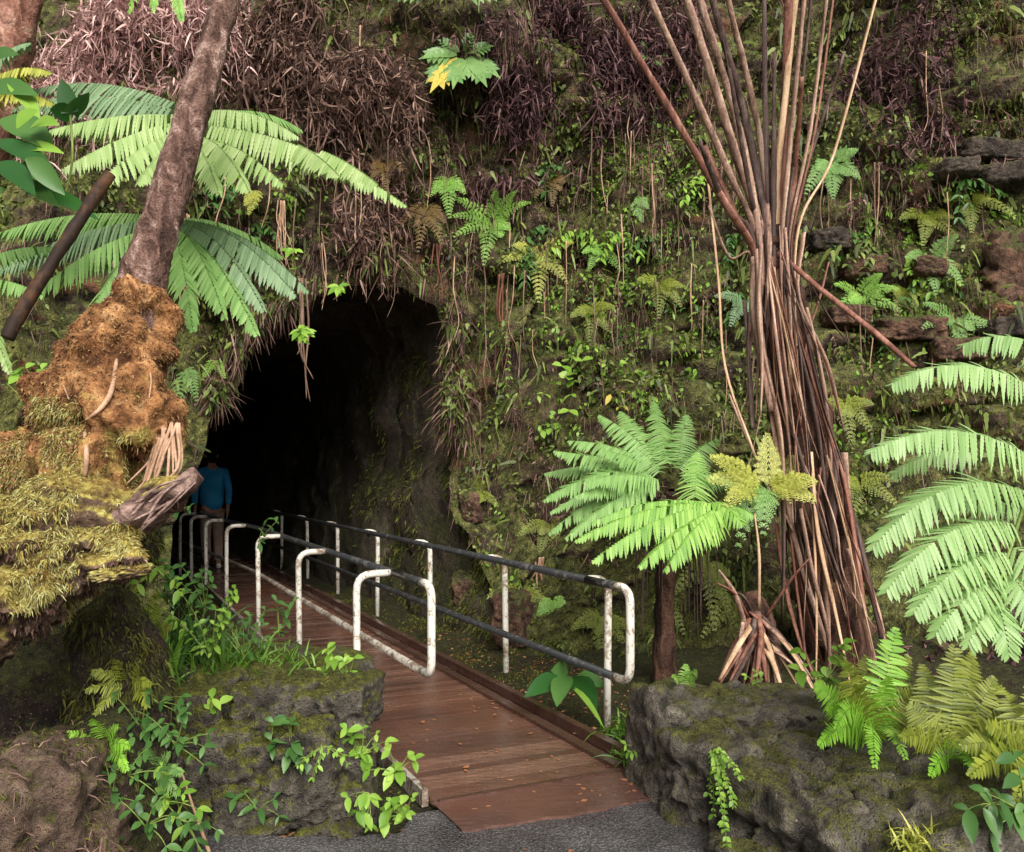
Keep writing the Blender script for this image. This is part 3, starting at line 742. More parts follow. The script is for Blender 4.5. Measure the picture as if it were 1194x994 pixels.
# ------------------------------------------------------------------ the two rock walls
def moss_on(me, count, keep, mat, parent, name, L, W, seed, droop=.5, up=.6):
    p, n = sample(me, count, keep, seed); rg = np.random.default_rng(seed + 1)
    D = nrm(n * .55 + rg.normal(0, .6, p.shape) + V(0, 0, -.25)); S = rg.normal(0, 1, p.shape)
    mb = MB(); strips(mb, p - n * .004, D, S, L * rg.uniform(.5, 1.4, count), W * rg.uniform(.6, 1.3, count), (.8, 1, .15), droop)
    o = build(mb, name, M[mat], parent); o['kind'] = 'stuff'; return o
def rockwall(name, label, stones, mat, L, sub=4, moss=((0, 'moss_olive'),)):
    w_ = thing(name, label, 'rock wall', L); allm = MB()
    for i, (c, s, rz, lab) in enumerate(stones):
        mb = MB(); rock(mb, c, s, 50 + i * 3 + len(name) + len(label), 5, rz)
        allm.add(mb.verts(), mb.f); o = build(mb, 'stone', M[mat], w_)
        if lab: o['label'] = lab
    me = allm.mesh('tmp')
    for cnt, mt, L_, W_, th in moss:
        moss_on(me, cnt, lambda q, n: (n[:, 2] > th) * np.clip(fbm(q, .25, 77, 3) * 2.2 + .25 + .5 * n[:, 2], 0, 1), mt, w_, 'moss', L_, W_, cnt)
    return me
LW = [(pt(160, 905, 4.25), (.62, .45, .50), .2, None), (pt(262, 900, 4.2), (.46, .42, .44), .1, 'smooth grey stone with a mossy top'), (pt(345, 880, 4.22), (.50, .46, .40), -.1, None), (pt(405, 900, 4.3), (.26, .42, .50), .15, None),
      (pt(225, 832, 4.35), (.50, .5, .30), .0, None), (pt(320, 820, 4.4), (.46, .5, .26), .2, None), (pt(398, 822, 4.4), (.36, .55, .27), -.1, 'stone with a golden mossy face at the end of the wall'),
      (pt(300, 940, 4.15), (.42, .36, .26), .3, None), (pt(385, 945, 4.15), (.30, .3, .28), .1, 'reddish stone low in the wall'), (pt(225, 950, 4.15), (.4, .34, .24), -.2, None), (pt(130, 850, 4.6), (.6, .6, .5), 0, None),
      (pt(300, 800, 4.95), (1.25, .8, .34), .1, None)]
lw_me = rockwall('rock_wall', 'low mossy dark stone wall left of the boardwalk with small green plants', LW, 'boulder', V(-1.3, 4.3, 0), 4, ((9000, 'moss_olive', .018, .007, .2), (4500, 'moss_green', .016, .007, .55)))
RW = [(V(.80, 4.48, .20), (.34, .48, .58), .3, 'upright stone at the corner beside the boardwalk'), (V(1.02, 4.05, .16), (.5, .62, .56), .5, None), (V(1.26, 3.62, .13), (.58, .66, .54), .5, None), (V(1.55, 3.25, .12), (.66, .62, .50), .35, None), (V(2.0, 3.05, .13), (.75, .6, .48), .1, None), (V(2.5, 3.05, .13), (.7, .6, .46), 0, None),
      (V(1.16, 4.45, .33), (.42, .40, .26), .2, 'flat dark stone lying on top of the ledge'), (V(1.45, 4.2, .25), (.5, .45, .34), .5, None), (V(1.72, 3.75, .24), (.7, .6, .34), .4, None), (V(2.15, 3.5, .25), (.8, .6, .32), .1, None), (V(1.25, 4.85, .22), (.9, .6, .40), .1, None), (V(1.9, 4.5, .20), (1.2, .9, .42), .1, None), (V(2.7, 3.9, .22), (1.0, 1.0, .4), 0, None),
      (V(1.45, 3.02, .0), (.5, .42, .26), .3, None), (V(1.0, 3.62, -.02), (.28, .42, .24), .4, None)]
rw_me = rockwall('rock_wall', 'thick grey stone ledge right of the boardwalk with ferns growing on top', RW, 'ledge', V(1.4, 3.8, 0), 4, ((7000, 'moss_olive', .013, .006, .3), (2500, 'moss_green', .015, .006, .7)))
FB = [(pt(10, 960, 3.1), (.56, .5, .50), .2, None), (pt(95, 1000, 3.2), (.36, .36, .34), .1, None), (pt(40, 915, 3.4), (.42, .4, .34), .3, None)]
fb_me = rockwall('boulder', 'pale brown boulder with dry rootlets in the lower left corner', FB, 'pale_rock', V(-1.7, 3.1, 0), 4, ((4500, 'moss_olive', .03, .006, .0), (1500, 'dead_brown', .07, .005, -.4)))

# ------------------------------------------------------------------ leaning tree on its root mass, over a fallen mossy log
tree = thing('leaning_tree', 'leaning tree trunk with rough brown bark growing out of a rusty mass of roots', 'tree', pt(140, 470, 3.7))
TP = [pt(140, 430, 3.75), pt(160, 350, 3.8), pt(190, 255, 3.85), pt(222, 140, 3.95), pt(252, 40, 4.05), pt(275, -60, 4.15), pt(300, -190, 4.3)]
mb = MB(); P = spline(TP, 60); tube(mb, P, [.128, .105, .080, .069, .063, .060, .059], 64, 1, .13, 3); build(mb, 'trunk', M['trunk'], tree)
mb = MB()
tube(mb, spline([pt(165, 345, 3.8), pt(150, 390, 3.75), pt(130, 440, 3.72), pt(118, 500, 3.7)], 6), [.12, .17, .23, .27], 16)
tube(mb, spline([pt(85, 505, 3.75), pt(125, 485, 3.6), pt(165, 490, 3.5), pt(192, 520, 3.45)], 6), [.12, .19, .19, .10], 16)
tube(mb, spline([pt(-30, 560, 3.7), pt(60, 552, 3.55), pt(140, 545, 3.4)], 6), [.14, .17, .15], 14)
tube(mb, spline([pt(138, 395, 3.7), pt(108, 455, 3.72), pt(62, 530, 3.72), pt(10, 590, 3.7)], 8), [.11, .14, .15, .14], 14)
rm = fused(mb, .022, lambda p: fbm(p, .16, 3, 3) * .06 + fbm(p, .05, 5, 3) * .022)
put(rm, 'root_mass', M['rootmass'], tree)
BR = bvh(rm)
def onto(bv, px, py, off):
    d = Vector(tuple(pt(px, py, 1.0) - V(0, 0, EYE))).normalized(); h = bv.ray_cast(Vector((0, 0, EYE)), d)
    return (np.array(h[0]) if h[0] else pt(px, py, 3.5)) - np.array(d) * off
moss_on(rm, 12000, lambda q, n: np.clip(.9 - (q[:, 2] - 1.85) * 0 + fbm(q, .2, 9, 2), .1, 1) * np.clip((520 + 90 * fbm(q, .2, 2, 2) - pix(q)[1]) / 50, 0, 1), 'moss_rust', tree, 'root_fibre', .017, .007, 5, .3)
moss_on(rm, 26000, lambda q, n: np.clip((pix(q)[1] - 445 + 50 * fbm(q, .2, 2, 2)) / 60, 0, 1) * np.clip(n[:, 2] * .6 + fbm(q, .13, 12, 3) * 2.2, 0, 1) * facing(q, n), 'moss_gold', tree, 'moss', .022, .0048, 6, .5)
trm = tree.children[0].data
moss_on(trm, 4500, lambda q, n: np.clip((pix(q)[1] - 270 + 70 * fbm(q, .12, 6, 3)) / 60, 0, 1) * facing(q, n), 'moss_rust', tree, 'root_fibre', .018, .006, 14, .4)
moss_on(trm, 5000, lambda q, n: np.clip(n[:, 0] * .8 - n[:, 2] * .8 + fbm(q, .12, 4, 3) * .9 - .1, 0, 1), 'moss_rust', tree, 'moss', .016, .008, 11, .4)
for pts_, r_ in (([(136, 420, 3.46), (130, 455, 3.42), (118, 476, 3.40), (100, 490, 3.40)], [.012, .016, .015, .009]), ([(99, 505, 3.34), (101, 530, 3.30), (99, 556, 3.3)], [.014, .017, .014]),
                 ([(52, 552, 3.3), (46, 580, 3.28), (45, 606, 3.27)], [.006, .007, .005]), ([(168, 415, 3.55), (176, 440, 3.5), (174, 465, 3.48)], [.006, .006, .004]), ([(70, 440, 3.55), (80, 465, 3.5)], [.005, .004])):
    mb = MB(); tube(mb, spline([onto(BR, q[0], q[1], .006) for q in pts_], 6), [x * .62 for x in r_], 8, 1, .12, 5); build(mb, 'root', M['root'], tree)
for i in range(16):   # beard of rootlets at the right end of the mass
    a = pt(180 + RNG.uniform(0, 32), 500 + RNG.uniform(-8, 12), 3.4); b = a + V(RNG.uniform(-.06, .02), RNG.uniform(-.03, .02), -.10 - RNG.uniform(0, .1)); e = b + V(RNG.uniform(-.16, -.0), .0, -.06 - RNG.uniform(0, .08))
    if i % 3 == 0: e = b + V(0, 0, -.1)
    mb = MB(); tube(mb, spline([a, b, e], 5), [.007, .006, .002], 5, 1, .1, i); build(mb, 'rootlet', M['root'], tree)

log = thing('fallen_log', 'fallen rotten log thick with golden moss, its broken end pointing at the cave', 'log', pt(90, 640, 3.1))
mb = MB()
tube(mb, spline([pt(-120, 730, 3.0), pt(0, 672, 3.05), pt(80, 625, 3.1), pt(150, 600, 3.12), pt(200, 570, 3.15)], 8), [.25, .25, .19, .115, .05], 18)
tube(mb, spline([pt(120, 640, 3.05), pt(165, 655, 3.0)], 6), [.12, .05], 12)
lg = fused(mb, .02, lambda p: fbm(p * V(.5, 1, 1.2), .14, 23, 3) * .06 + fbm(p * V(.4, 1, 1.4), .04, 25, 2) * .022)
put(lg, 'log_body', M['log'], log)
mb = MB(); tube(mb, spline([pt(95, 632, 3.34), pt(150, 606, 3.16), pt(200, 574, 3.08), pt(231, 551, 3.1)], 14), [.09, .105, .065, .028], 22, .65, .5, 17)
build(mb, 'broken_end', M['splinter'], log)
for i in range(9):
    a = pt(150 + RNG.uniform(0, 30), 606 + RNG.uniform(-24, 20), 2.95 + RNG.uniform(-.02, .05)); e = pt(214 + RNG.uniform(-16, 16), 558 + RNG.uniform(-8, 18), 3.04 + RNG.uniform(-.03, .05))
    mb = MB(); tube(mb, spline([a, (a + e) / 2 + RNG.normal(0, .012, 3), e], 5), [.006, .009, .004], 5, .6, .2, i); build(mb, 'splinter', M['splinter'], log)
mb = MB(); rock(mb, pt(140, 668, 3.0), (.20, .12, .06), 5, 5, .3, .3, 3); build(mb, 'broken_slab', M['log'], log)
moss_on(lg, 34000, lambda q, n: np.clip((185 - pix(q)[0]) / 30, 0, 1) * np.clip(n[:, 2] * 1.0 + fbm(q, .14, 12, 3) * 2.2, 0, 1) * facing(q, n), 'moss_gold', log, 'moss', .022, .0048, 8, .5)
moss_on(lg, 4000, lambda q, n: np.clip(.1 - n[:, 2], 0, 1) * np.clip(fbm(q, .1, 5, 2) * 2, 0, 1), 'dead_brown', log, 'bark_flakes', .018, .008, 9, .5)

# dark hollow earth bank under the log
mb = MB()
tube(mb, spline([pt(110, 700, 3.7), pt(150, 790, 3.75), pt(140, 900, 3.6), pt(130, 1010, 3.5)], 6), [.10, .17, .22, .28], 14)
tube(mb, spline([pt(30, 760, 4.2), pt(60, 850, 4.1), pt(60, 960, 3.9)], 6), [.3, .35, .4], 14)
tube(mb, spline([pt(-60, 560, 4.2), pt(60, 600, 4.3), pt(160, 650, 4.6)], 6), [.3, .3, .15], 14)
bank = fused(mb, .03, lambda p: fbm(p, .2, 33, 3) * .06 + fbm(p, .05, 35, 2) * .015)
bk = thing('earth_bank', 'mossy earth bank in shade under the fallen log', 'bank', pt(120, 950, 3.7)); put(bank, 'bank_soil', M['soil'], bk)
moss_on(bank, 14000, lambda q, n: np.clip(.5 + fbm(q, .2, 12, 3), 0, 1) * (pix(q)[0] > 70), 'moss_olive', bk, 'moss', .035, .008, 10, .8)

# rock blocks that stand out of the cliff
def outcrop(label, stones, mat):
    t = thing('rock_outcrop', label, 'rock', on(stones[0][0], stones[0][1], 0))
    for i, (px, py, sx, sz, mt) in enumerate(stones):
        mb = MB(); c = on(px, py, -.02); rock(mb, c, (sx, .5, sz), 200 + px + i, 5, RNG.normal(0, .15), .17); build(mb, 'block', M[mt or mat], t)
outcrop('dark grey layered rock ledge on the cliff at the right edge', [(1150, 183, .62, .20, None), (1165, 212, .55, .20, None), (1105, 205, .4, .16, None), (1195, 195, .4, .3, None)], 'outcrop_grey')
outcrop('large reddish brown rock block on the cliff at the right edge', [(1172, 318, .5, .75, None), (1165, 388, .45, .2, 'outcrop_grey'), (1110, 412, .5, .22, None)], 'outcrop')
outcrop('reddish rocks on the cliff just right of the tall dead fern', [(1003, 318, .42, .2, None), (962, 285, .4, .22, 'outcrop_grey'), (1060, 385, .6, .22, None), (985, 372, .4, .2, None), (1078, 320, .3, .18, None)], 'outcrop')
outcrop('pale reddish broken rock at the corner of the cave wall behind the handrail', [(548, 590, .22, .34, None), (565, 745, .34, .3, None), (600, 720, .3, .5, None), (545, 690, .3, .4, None)], 'outcrop')

BLW, BRW, BBK = bvh(lw_me), bvh(rw_me), bvh(bank)
# second trunk at the top left corner
t2 = thing('tree', 'reddish thick trunk cut by the upper left corner of the view', 'tree', pt(-60, 300, 5.6))
mb = MB(); tube(mb, spline([pt(-70, 330, 5.6), pt(-30, 190, 5.6), pt(10, 60, 5.6), pt(28, -40, 5.6), pt(46, -160, 5.6)], 30), [.2, .17, .14, .125, .12], 40, 1, .16, 9); build(mb, 'trunk', M['trunk_red'], t2)
mb = MB(); tube(mb, spline([pt(-40, 250, 5.65), pt(-70, 150, 5.6), pt(-110, 20, 5.6)], 8), [.1, .08, .07], 12, 1, .1, 4); build(mb, 'branch', M['trunk_red'], t2)
# dark cut stalk leaning at the left
ds_ = thing('cut_stalk', 'dark slanting cut fern stalk with an orange brown lower end at the left', 'stalk', pt(15, 385, 3.9))
mb = MB(); tube(mb, spline([pt(8, 395, 3.85), pt(20, 372, 3.87), pt(70, 292, 3.95), pt(128, 203, 4.05)], 10), [.026, .029, .030, .026], 14, 1, .18, 6); build(mb, 'cane', M['burnt'], ds_)
# ------------------------------------------------------------------ ferns
def fern(name, label, cat, base, fronds, mats, group=None, **kw):
    """fronds: (tip point, options); every frond is a part, its rachis a sub-part"""
    t = thing(name, label, cat, base, group)
    for i, (e, o) in enumerate(fronds):
        q = dict(kw); q.update(o); mt = q.pop('mat', mats); b = q.pop('base', base) + RNG.normal(0, .01, 3)
        lf, st = MB(), MB(); frond(lf, st, b, e, **q)
        fo = build(lf, 'frond', M[mt], t); build(st, 'rachis', M['stem_green' if mt not in ('fern_brown',) else 'stem_brown'], fo)
    return t

KW = dict(bip=False, up=(0, -.45, 1), stem_r=.006, lw=.95, hang=.95, sag=.25, fwd=.12, t0=.08, tipk=.62)
def fr(x0, y0, Y0, x1, y1, Y1, arch, plen=.2, pairs=34, **o):
    return (pt(x1, y1, Y1), dict(base=pt(x0, y0, Y0), arch=arch, plen=plen * 1.12, pairs=int(pairs * 1.3), **o))
A = pt(222, 150, 5.0)
fA = fern('tree_fern', 'pale green tree fern crown behind the leaning trunk, longest frond reaching right', 'tree fern', A, [
    fr(222, 135, 5.0, 58, 152, 4.7, .10), fr(222, 140, 5.0, 72, 198, 4.5, .10, .21), fr(222, 150, 4.9, 112, 214, 4.3, .10, .19, 28), fr(220, 160, 4.8, 160, 214, 4.2, .12, .16, 24), fr(225, 155, 4.8, 205, 225, 4.2, .12, .15, 22),
    fr(222, 135, 5.2, 10, 128, 5.6, .14, .22, mat='fern_blue'), fr(222, 130, 5.3, 40, 105, 5.9, .13, .2, mat='fern_blue'), fr(225, 130, 5.2, 348, 160, 5.2, .24, .21), fr(228, 140, 5.1, 352, 152, 5.6, .26, .2, mat='fern_mid'), fr(225, 150, 5.0, 474, 240, 4.7, .15, .19, 46), fr(228, 160, 4.9, 330, 215, 4.5, .16, .19, 28),
    fr(230, 160, 4.8, 290, 222, 4.2, .14, .17, 24), fr(226, 165, 4.8, 255, 225, 4.2, .1, .14, 20), fr(370, 172, 4.85, 440, 215, 4.4, .06, .12, 18), fr(340, 165, 4.9, 395, 205, 4.4, .06, .12, 16)],
    'fern_pale', **KW)
def fern_trunk(parent, pts_, rad):
    mb = MB(); tube(mb, spline(pts_, 10), rad, 14, 1, .25, 8); build(mb, 'trunk', M['fern_trunk'], parent)
fern_trunk(fA, [pt(120, 640, 4.9), pt(135, 450, 4.95), pt(158, 350, 5.0), pt(193, 250, 5.0), pt(222, 152, 5.0)], [.10, .08, .07, .06, .05])
B = pt(195, 262, 4.9)
fB = fern('tree_fern', 'bluish green tree fern crown low behind the leaning trunk, fronds drooping both ways', 'tree fern', B, [
    fr(200, 255, 5.0, 360, 340, 4.8, .24, .22, 38, mat='fern_blue'), fr(200, 258, 4.9, 345, 345, 4.5, .22, .22, 34, mat='fern_blue'), fr(200, 262, 4.9, 308, 362, 4.4, .28, .2, 30, mat='fern_blue'), fr(198, 265, 4.8, 262, 370, 4.3, .25, .18, 28), fr(196, 266, 4.8, 300, 390, 4.3, .22, .19, 28), fr(196, 270, 4.8, 225, 385, 4.2, .2, .17, 26),
    fr(190, 250, 5.1, -10, 275, 5.2, .13, .22, 40), fr(188, 258, 5.0, -10, 318, 4.9, .13, .22, 40, mat='fern_blue'), fr(186, 264, 4.9, 30, 350, 4.6, .17, .21, 34), fr(186, 268, 4.9, 90, 400, 4.4, .22, .2, 32), fr(188, 270, 4.8, 130, 385, 4.3, .2, .18, 28), fr(190, 270, 4.8, 165, 390, 4.2, .2, .17, 26), fr(200, 250, 5.3, 330, 300, 5.6, .22, .2, 30)],
    'fern_mid', **KW)
fern_trunk(fB, [pt(90, 640, 4.75), pt(110, 480, 4.75), pt(150, 360, 4.8), pt(195, 264, 4.9)], [.09, .07, .06, .05])
fern('fern', 'pale fern fronds hanging at the left edge beside the dark cut stalk', 'fern', pt(-60, 330, 4.4), [
    (pt(12, 435, 4.2), dict(arch=.25)), (pt(-10, 470, 4.2), dict(arch=.3)), (pt(70, 290, 4.6), dict(arch=.25, mat='fern_mid')), (pt(50, 345, 4.3), dict(arch=.22, mat='fern_mid'))],
    'fern_pale', **dict(KW, pairs=32, plen=.13))
fern('fern', 'small yellowish fern frond beside the reddish trunk in the upper left corner', 'fern', pt(-40, 120, 5.2), [
    (pt(60, 85, 5.0), dict(arch=.3)), (pt(70, 125, 5.1), dict(arch=.25)), (pt(35, 50, 5.2), dict(arch=.3, mat='fern_blue'))], 'fern_yellow', **dict(KW, pairs=24, plen=.13))
fern('fern', 'green fern tips hanging from the top edge beside the leaning trunk', 'fern', pt(190, -70, 4.6), [
    (pt(150, 14, 4.5), dict(arch=.2)), (pt(178, 12, 4.5), dict(arch=.1)), (pt(212, 24, 4.5), dict(arch=.05)), (pt(255, 10, 4.6), dict(arch=.2))], 'fern_bright', **dict(KW, pairs=24, plen=.09))

C0 = pt(785, 575, 6.25)
def fc(x0, y0, Y0, x1, y1, Y1, arch, plen=.15, pairs=30, mat='fern_mid', **o):
    return (pt(x1 + RNG.normal(0, 5), y1 + RNG.normal(0, 4), Y1), dict(base=pt(x0, y0, Y0), arch=arch + RNG.normal(0, .03), plen=1.15 * plen * RNG.uniform(.85, 1.15), pairs=int(pairs * 1.25), mat=mat, hang=.5 + RNG.uniform(-.15, .25), **o))
sf = fern('tree_fern', 'small bright green tree fern right of the handrail with a broad spreading crown', 'tree fern', C0, [
    fc(770, 555, 6.2, 638, 600, 6.0, .16), fc(768, 550, 6.3, 636, 578, 6.1, .18, .17), fc(770, 548, 6.4, 650, 530, 6.3, .12, .17), fc(765, 550, 6.5, 646, 552, 6.5, .14), fc(768, 545, 6.6, 668, 508, 6.7, .12), fc(770, 545, 6.6, 690, 494, 6.9, .10, .17), fc(772, 545, 6.6, 722, 482, 7.0, .06, .17), fc(780, 545, 6.6, 765, 478, 7.0, .04), fc(790, 548, 6.6, 800, 488, 6.8, .06), fc(792, 552, 6.5, 832, 512, 6.7, .1),
    fc(772, 560, 6.1, 645, 622, 5.9, .18, .17), fc(775, 565, 6.0, 655, 638, 5.75, .18), fc(775, 560, 6.0, 690, 560, 5.8, .15, .17), fc(778, 560, 6.1, 668, 585, 5.8, .15), fc(768, 552, 6.3, 700, 525, 6.2, .12), fc(775, 555, 6.2, 740, 520, 6.3, .1),
    fc(842, 588, 5.75, 668, 640, 5.5, .13, .17, 34, 'fern_bright'), fc(835, 588, 5.8, 690, 608, 5.6, .14, .17, 32, 'fern_bright'), fc(838, 590, 5.7, 700, 652, 5.35, .13, .17, 32, 'fern_bright'), fc(840, 592, 5.7, 740, 660, 5.3, .14, .17, 30, 'fern_bright'), fc(842, 592, 5.7, 785, 655, 5.3, .15, .16, 26, 'fern_bright'), fc(830, 585, 5.8, 725, 590, 5.7, .12, .16, 28, 'fern_bright'),
    fc(835, 590, 5.8, 828, 640, 5.5, .15, .15, 22, 'fern_bright'), fc(830, 588, 5.8, 870, 618, 5.6, .18, .16, 24, 'fern_bright'), fc(825, 585, 5.9, 880, 598, 5.8, .18, .14, 22, 'fern_bright'), fc(790, 560, 6.2, 860, 560, 6.3, .18, .14),
    fc(812, 585, 5.95, 806, 524, 6.0, .02, .15, 26, 'fern_bright', fwd=.05)],
    'fern_bright', **{k: v for k, v in dict(KW, up=(0, -.75, 1), sag=.22, stem_r=.005).items() if k not in ('hang', 'fwd')})
mb = MB(); tube(mb, spline([V(C0[0] - .02, C0[1] + .15, .05), V(C0[0] - .04, C0[1] + .12, .6), C0 + V(0, .03, -.1), C0], 10), [.09, .075, .06, .05], 14, 1, .25, 8); build(mb, 'trunk', M['fern_trunk'], sf)
for i in range(26):
    a = C0 + V(RNG.normal(0, .03), RNG.normal(.05, .03), -.02); q = RNG.uniform(-1, 1); e = a + V(q * .28, RNG.uniform(-.1, .12), -RNG.uniform(.5, 1.05))
    mb = MB(); tube(mb, spline([a, (a + e) / 2 + V(q * .10, 0, .12), e], 6), [.008, .006, .003], 5); build(mb, 'dead_stalk', M['stalk_dark'], sf)
fern('fern', 'yellowing fern fronds in front of the tall dead fern trunk', 'fern', pt(893, 572, 6.0), [
    (pt(828, 532, 5.9), dict(arch=.2)), (pt(845, 590, 5.7), dict(arch=.3)), (pt(952, 562, 5.8), dict(arch=.3)), (pt(895, 505, 6.1), dict(arch=.1)), (pt(935, 530, 6.1), dict(arch=.15)), (pt(950, 585, 5.8), dict(arch=.35)), (pt(825, 560, 5.9), dict(arch=.25)), (pt(890, 625, 5.7), dict(arch=.5, mat='fern_mid')), (pt(860, 640, 5.8), dict(arch=.5, mat='fern_mid'))],
    'fern_yellow', pairs=10, plen=.13, pin=.011, sag=.3, ll=.24, lw=.7, t0=.1, up=(0, -1, .6))
RA = [pt(1330, 470, 3.3), pt(1215, 560, 3.05), pt(1178, 640, 2.9), pt(1160, 705, 2.8)]
rf = thing('tree_fern', 'large fresh green fern frond reaching in from the right edge, comb like leaflets', 'fern', RA[0])
mb = MB(); tube(mb, spline(RA, 8), [.011, .009, .006, .003], 6); build(mb, 'rachis', M['stem_green'], rf)
fern_trunk(rf, [V(2.55, 3.6, .3), V(2.5, 3.5, 1.0), V(2.42, 3.36, 1.6), RA[0]], [.10, .09, .07, .03])
for x0, y0, Y0, x1, y1, Y1, mx, my, pl in [(1262, 500, 3.2, 1040, 448, 3.15, 1150, 385, .098), (1235, 555, 3.1, 1016, 528, 3.0, 1120, 465, .10), (1205, 578, 3.0, 1018, 640, 2.85, 1105, 528, .10), (1184, 612, 2.95, 1034, 690, 2.75, 1105, 590, .095), (1176, 645, 2.9, 1066, 715, 2.7, 1120, 640, .085), (1170, 675, 2.85, 1092, 740, 2.68, 1130, 680, .075), (1165, 700, 2.82, 1130, 752, 2.7, 1145, 712, .06),
                             (1160, 700, 2.8, 1178, 765, 2.7, 1172, 720, .06), (1172, 668, 2.87, 1215, 752, 2.75, 1200, 680, .075), (1178, 640, 2.9, 1240, 725, 2.78, 1225, 645, .085), (1200, 590, 3.0, 1300, 690, 2.9, 1270, 590, .095), (1140, 530, 3.3, 1040, 555, 3.4, 1090, 515, .06), (1290, 470, 3.3, 1120, 405, 3.4, 1200, 360, .09), (1195, 600, 3.15, 1040, 600, 3.2, 1110, 545, .08), (1270, 470, 3.4, 1330, 560, 3.2, 1310, 480, .09)]:
    lf, st = MB(), MB(); a, e = pt(x0, y0, Y0), pt(x1, y1, Y1)
    frond(lf, st, a, e, mid=pt(mx, my, (Y0 + Y1) / 2 - .05), plen=pl * 1.25, pairs=max(10, int(np.linalg.norm(a - e) / .0145)), bip=False, up=(-.1, -.75, .75), hang=.55, sag=.15, fwd=.12, t0=.02, tipk=.36, lw=1.0, stem_r=.0035)
    o = build(lf, 'pinna', M['fern_right'], rf); build(st, 'midrib', M['stem_green'], o)

# sword ferns on the right ledge
S0 = pt(1015, 868, 3.95)
fern('sword_fern', 'clump of bright green sword fern on the ledge, one upright frond with narrow leaflets', 'fern', S0, [
    (pt(1045, 732, 4.1), dict(arch=.05, plen=.16, pairs=24)), (pt(985, 772, 3.9), dict(arch=.1, mat='fern_olive', plen=.15)), (pt(1010, 765, 4.2), dict(arch=.05, mat='fern_olive', plen=.14)),
    (pt(965, 830, 3.7), dict(arch=.25, plen=.12)), (pt(1056, 885, 3.55), dict(arch=.5, plen=.07, mat='leaf_bright')), (pt(1075, 800, 4.0), dict(arch=.15, plen=.13, mat='fern_olive')), (pt(955, 870, 3.6), dict(arch=.3, plen=.10)), (pt(1035, 790, 3.8), dict(arch=.1, plen=.12)), (pt(950, 800, 3.9), dict(arch=.2, plen=.12)), (pt(1060, 765, 4.1), dict(arch=.08, plen=.14, mat='fern_olive')), (pt(975, 850, 3.55), dict(arch=.4, plen=.1)), (pt(1020, 895, 3.5), dict(arch=.5, plen=.08)), (pt(995, 800, 3.7), dict(arch=.1, plen=.13, mat='fern_olive'))],
    'fern_sword', bip=False, pairs=26, sag=.12, up=(0, -1, .3), fwd=.2, t0=.12, stem_r=.004)
S1 = pt(1112, 895, 3.75)
fern('sword_fern', 'olive sword fern on the ledge with a tall drooping dark frond under the big fern', 'fern', S1, [
    (pt(1113, 752, 3.9), dict(arch=.02, plen=.18, pairs=30)), (pt(1200, 830, 3.7), dict(arch=.12, plen=.15)), (pt(1060, 820, 3.8), dict(arch=.15, plen=.14)), (pt(1175, 875, 3.4), dict(arch=.3, plen=.10, mat='fern_sword')), (pt(1085, 905, 3.4), dict(arch=.3, plen=.09, mat='fern_sword')), (pt(1160, 790, 3.9), dict(arch=.08, plen=.14)), (pt(1075, 775, 4.0), dict(arch=.08, plen=.15)), (pt(1140, 905, 3.35), dict(arch=.35, plen=.1, mat='fern_sword')), (pt(1050, 860, 3.6), dict(arch=.25, plen=.11)), (pt(1135, 760, 4.1), dict(arch=.05, plen=.15))],
    'fern_olive', bip=False, pairs=26, sag=.12, up=(0, -1, .3), fwd=.15, t0=.1, stem_r=.004)
S2 = pt(1215, 900, 3.5)
fern('sword_fern', 'dark olive sword fern at the right edge beside the stone ledge', 'fern', S2, [
    (pt(1150, 845, 3.4), dict(arch=.2)), (pt(1205, 790, 3.6), dict(arch=.05)), (pt(1165, 800, 3.7), dict(arch=.1)), (pt(1120, 870, 3.4), dict(arch=.25)), (pt(1185, 935, 3.0), dict(arch=.3)), (pt(1130, 905, 3.2), dict(arch=.25))], 'fern_olive', bip=False, pairs=22, plen=.12, sag=.15, up=(0, -1, .4), fwd=.15, t0=.1, stem_r=.004)

# small ferns on the cliff face: (px, py, label, material, fronds as (angle, length m), bip)
def cliff_fern(px, py, label, mat, fr, bip=True, plen=.13, out=.35, off=.10, name='fern', **kw):
    b = on(px, py, off)
    L = []
    fr = [(a + RNG.normal(0, 8), ln * 1.2 * RNG.uniform(.85, 1.2)) for a, ln in fr] + [(RNG.uniform(190, 350), .55 * fr[0][1]) for _ in range(2 if len(fr) > 2 else 0)]
    for a, ln in fr:
        a = math.radians(a); L.append((b + V(math.cos(a) * ln, -out * ln - .05, math.sin(a) * ln), dict(arch=.22 if abs(math.cos(a)) > .4 else .1)))
    q = dict(pairs=12, plen=plen * .85, pin=.0105, sag=.3, up=(0, -1, .5), stem_r=.003, ll=.145, lw=.68, t0=.05, tipk=.95, fwd=.25); q.update(kw)
    return fern(name, label, 'fern', b, L, mat, bip=bip, **q)
cliff_fern(575, 258, 'bright green fern tuft on the cliff above the cave mouth', 'fern_bright', [(150, .40), (185, .38), (10, .36), (40, .3), (260, .4), (215, .34), (90, .25)], plen=.15)
cliff_fern(628, 296, 'yellow green fern with drooping frond just right of the fern tuft above the cave', 'fern_yellow', [(200, .3), (275, .45), (310, .40), (165, .25), (20, .3)], plen=.17)
cliff_fern(522, 208, 'single small light green fern frond hanging on the cliff', 'fern_bright', [(268, .36), (240, .22), (300, .2)], plen=.14)
cliff_fern(497, 240, 'browning fern hanging above the cave mouth beside a thin root', 'fern_brown', [(255, .48), (285, .42), (230, .3), (315, .28)], plen=.13)
cliff_fern(448, 190, 'small orange brown withered fern on the rock right of the long pale frond', 'fern_brown', [(280, .25), (320, .22), (240, .2)], plen=.1)
cliff_fern(742, 232, 'little bluish green fern frond on the cliff left of the tall stalks', 'fern_mid', [(265, .24), (300, .15)], plen=.10)
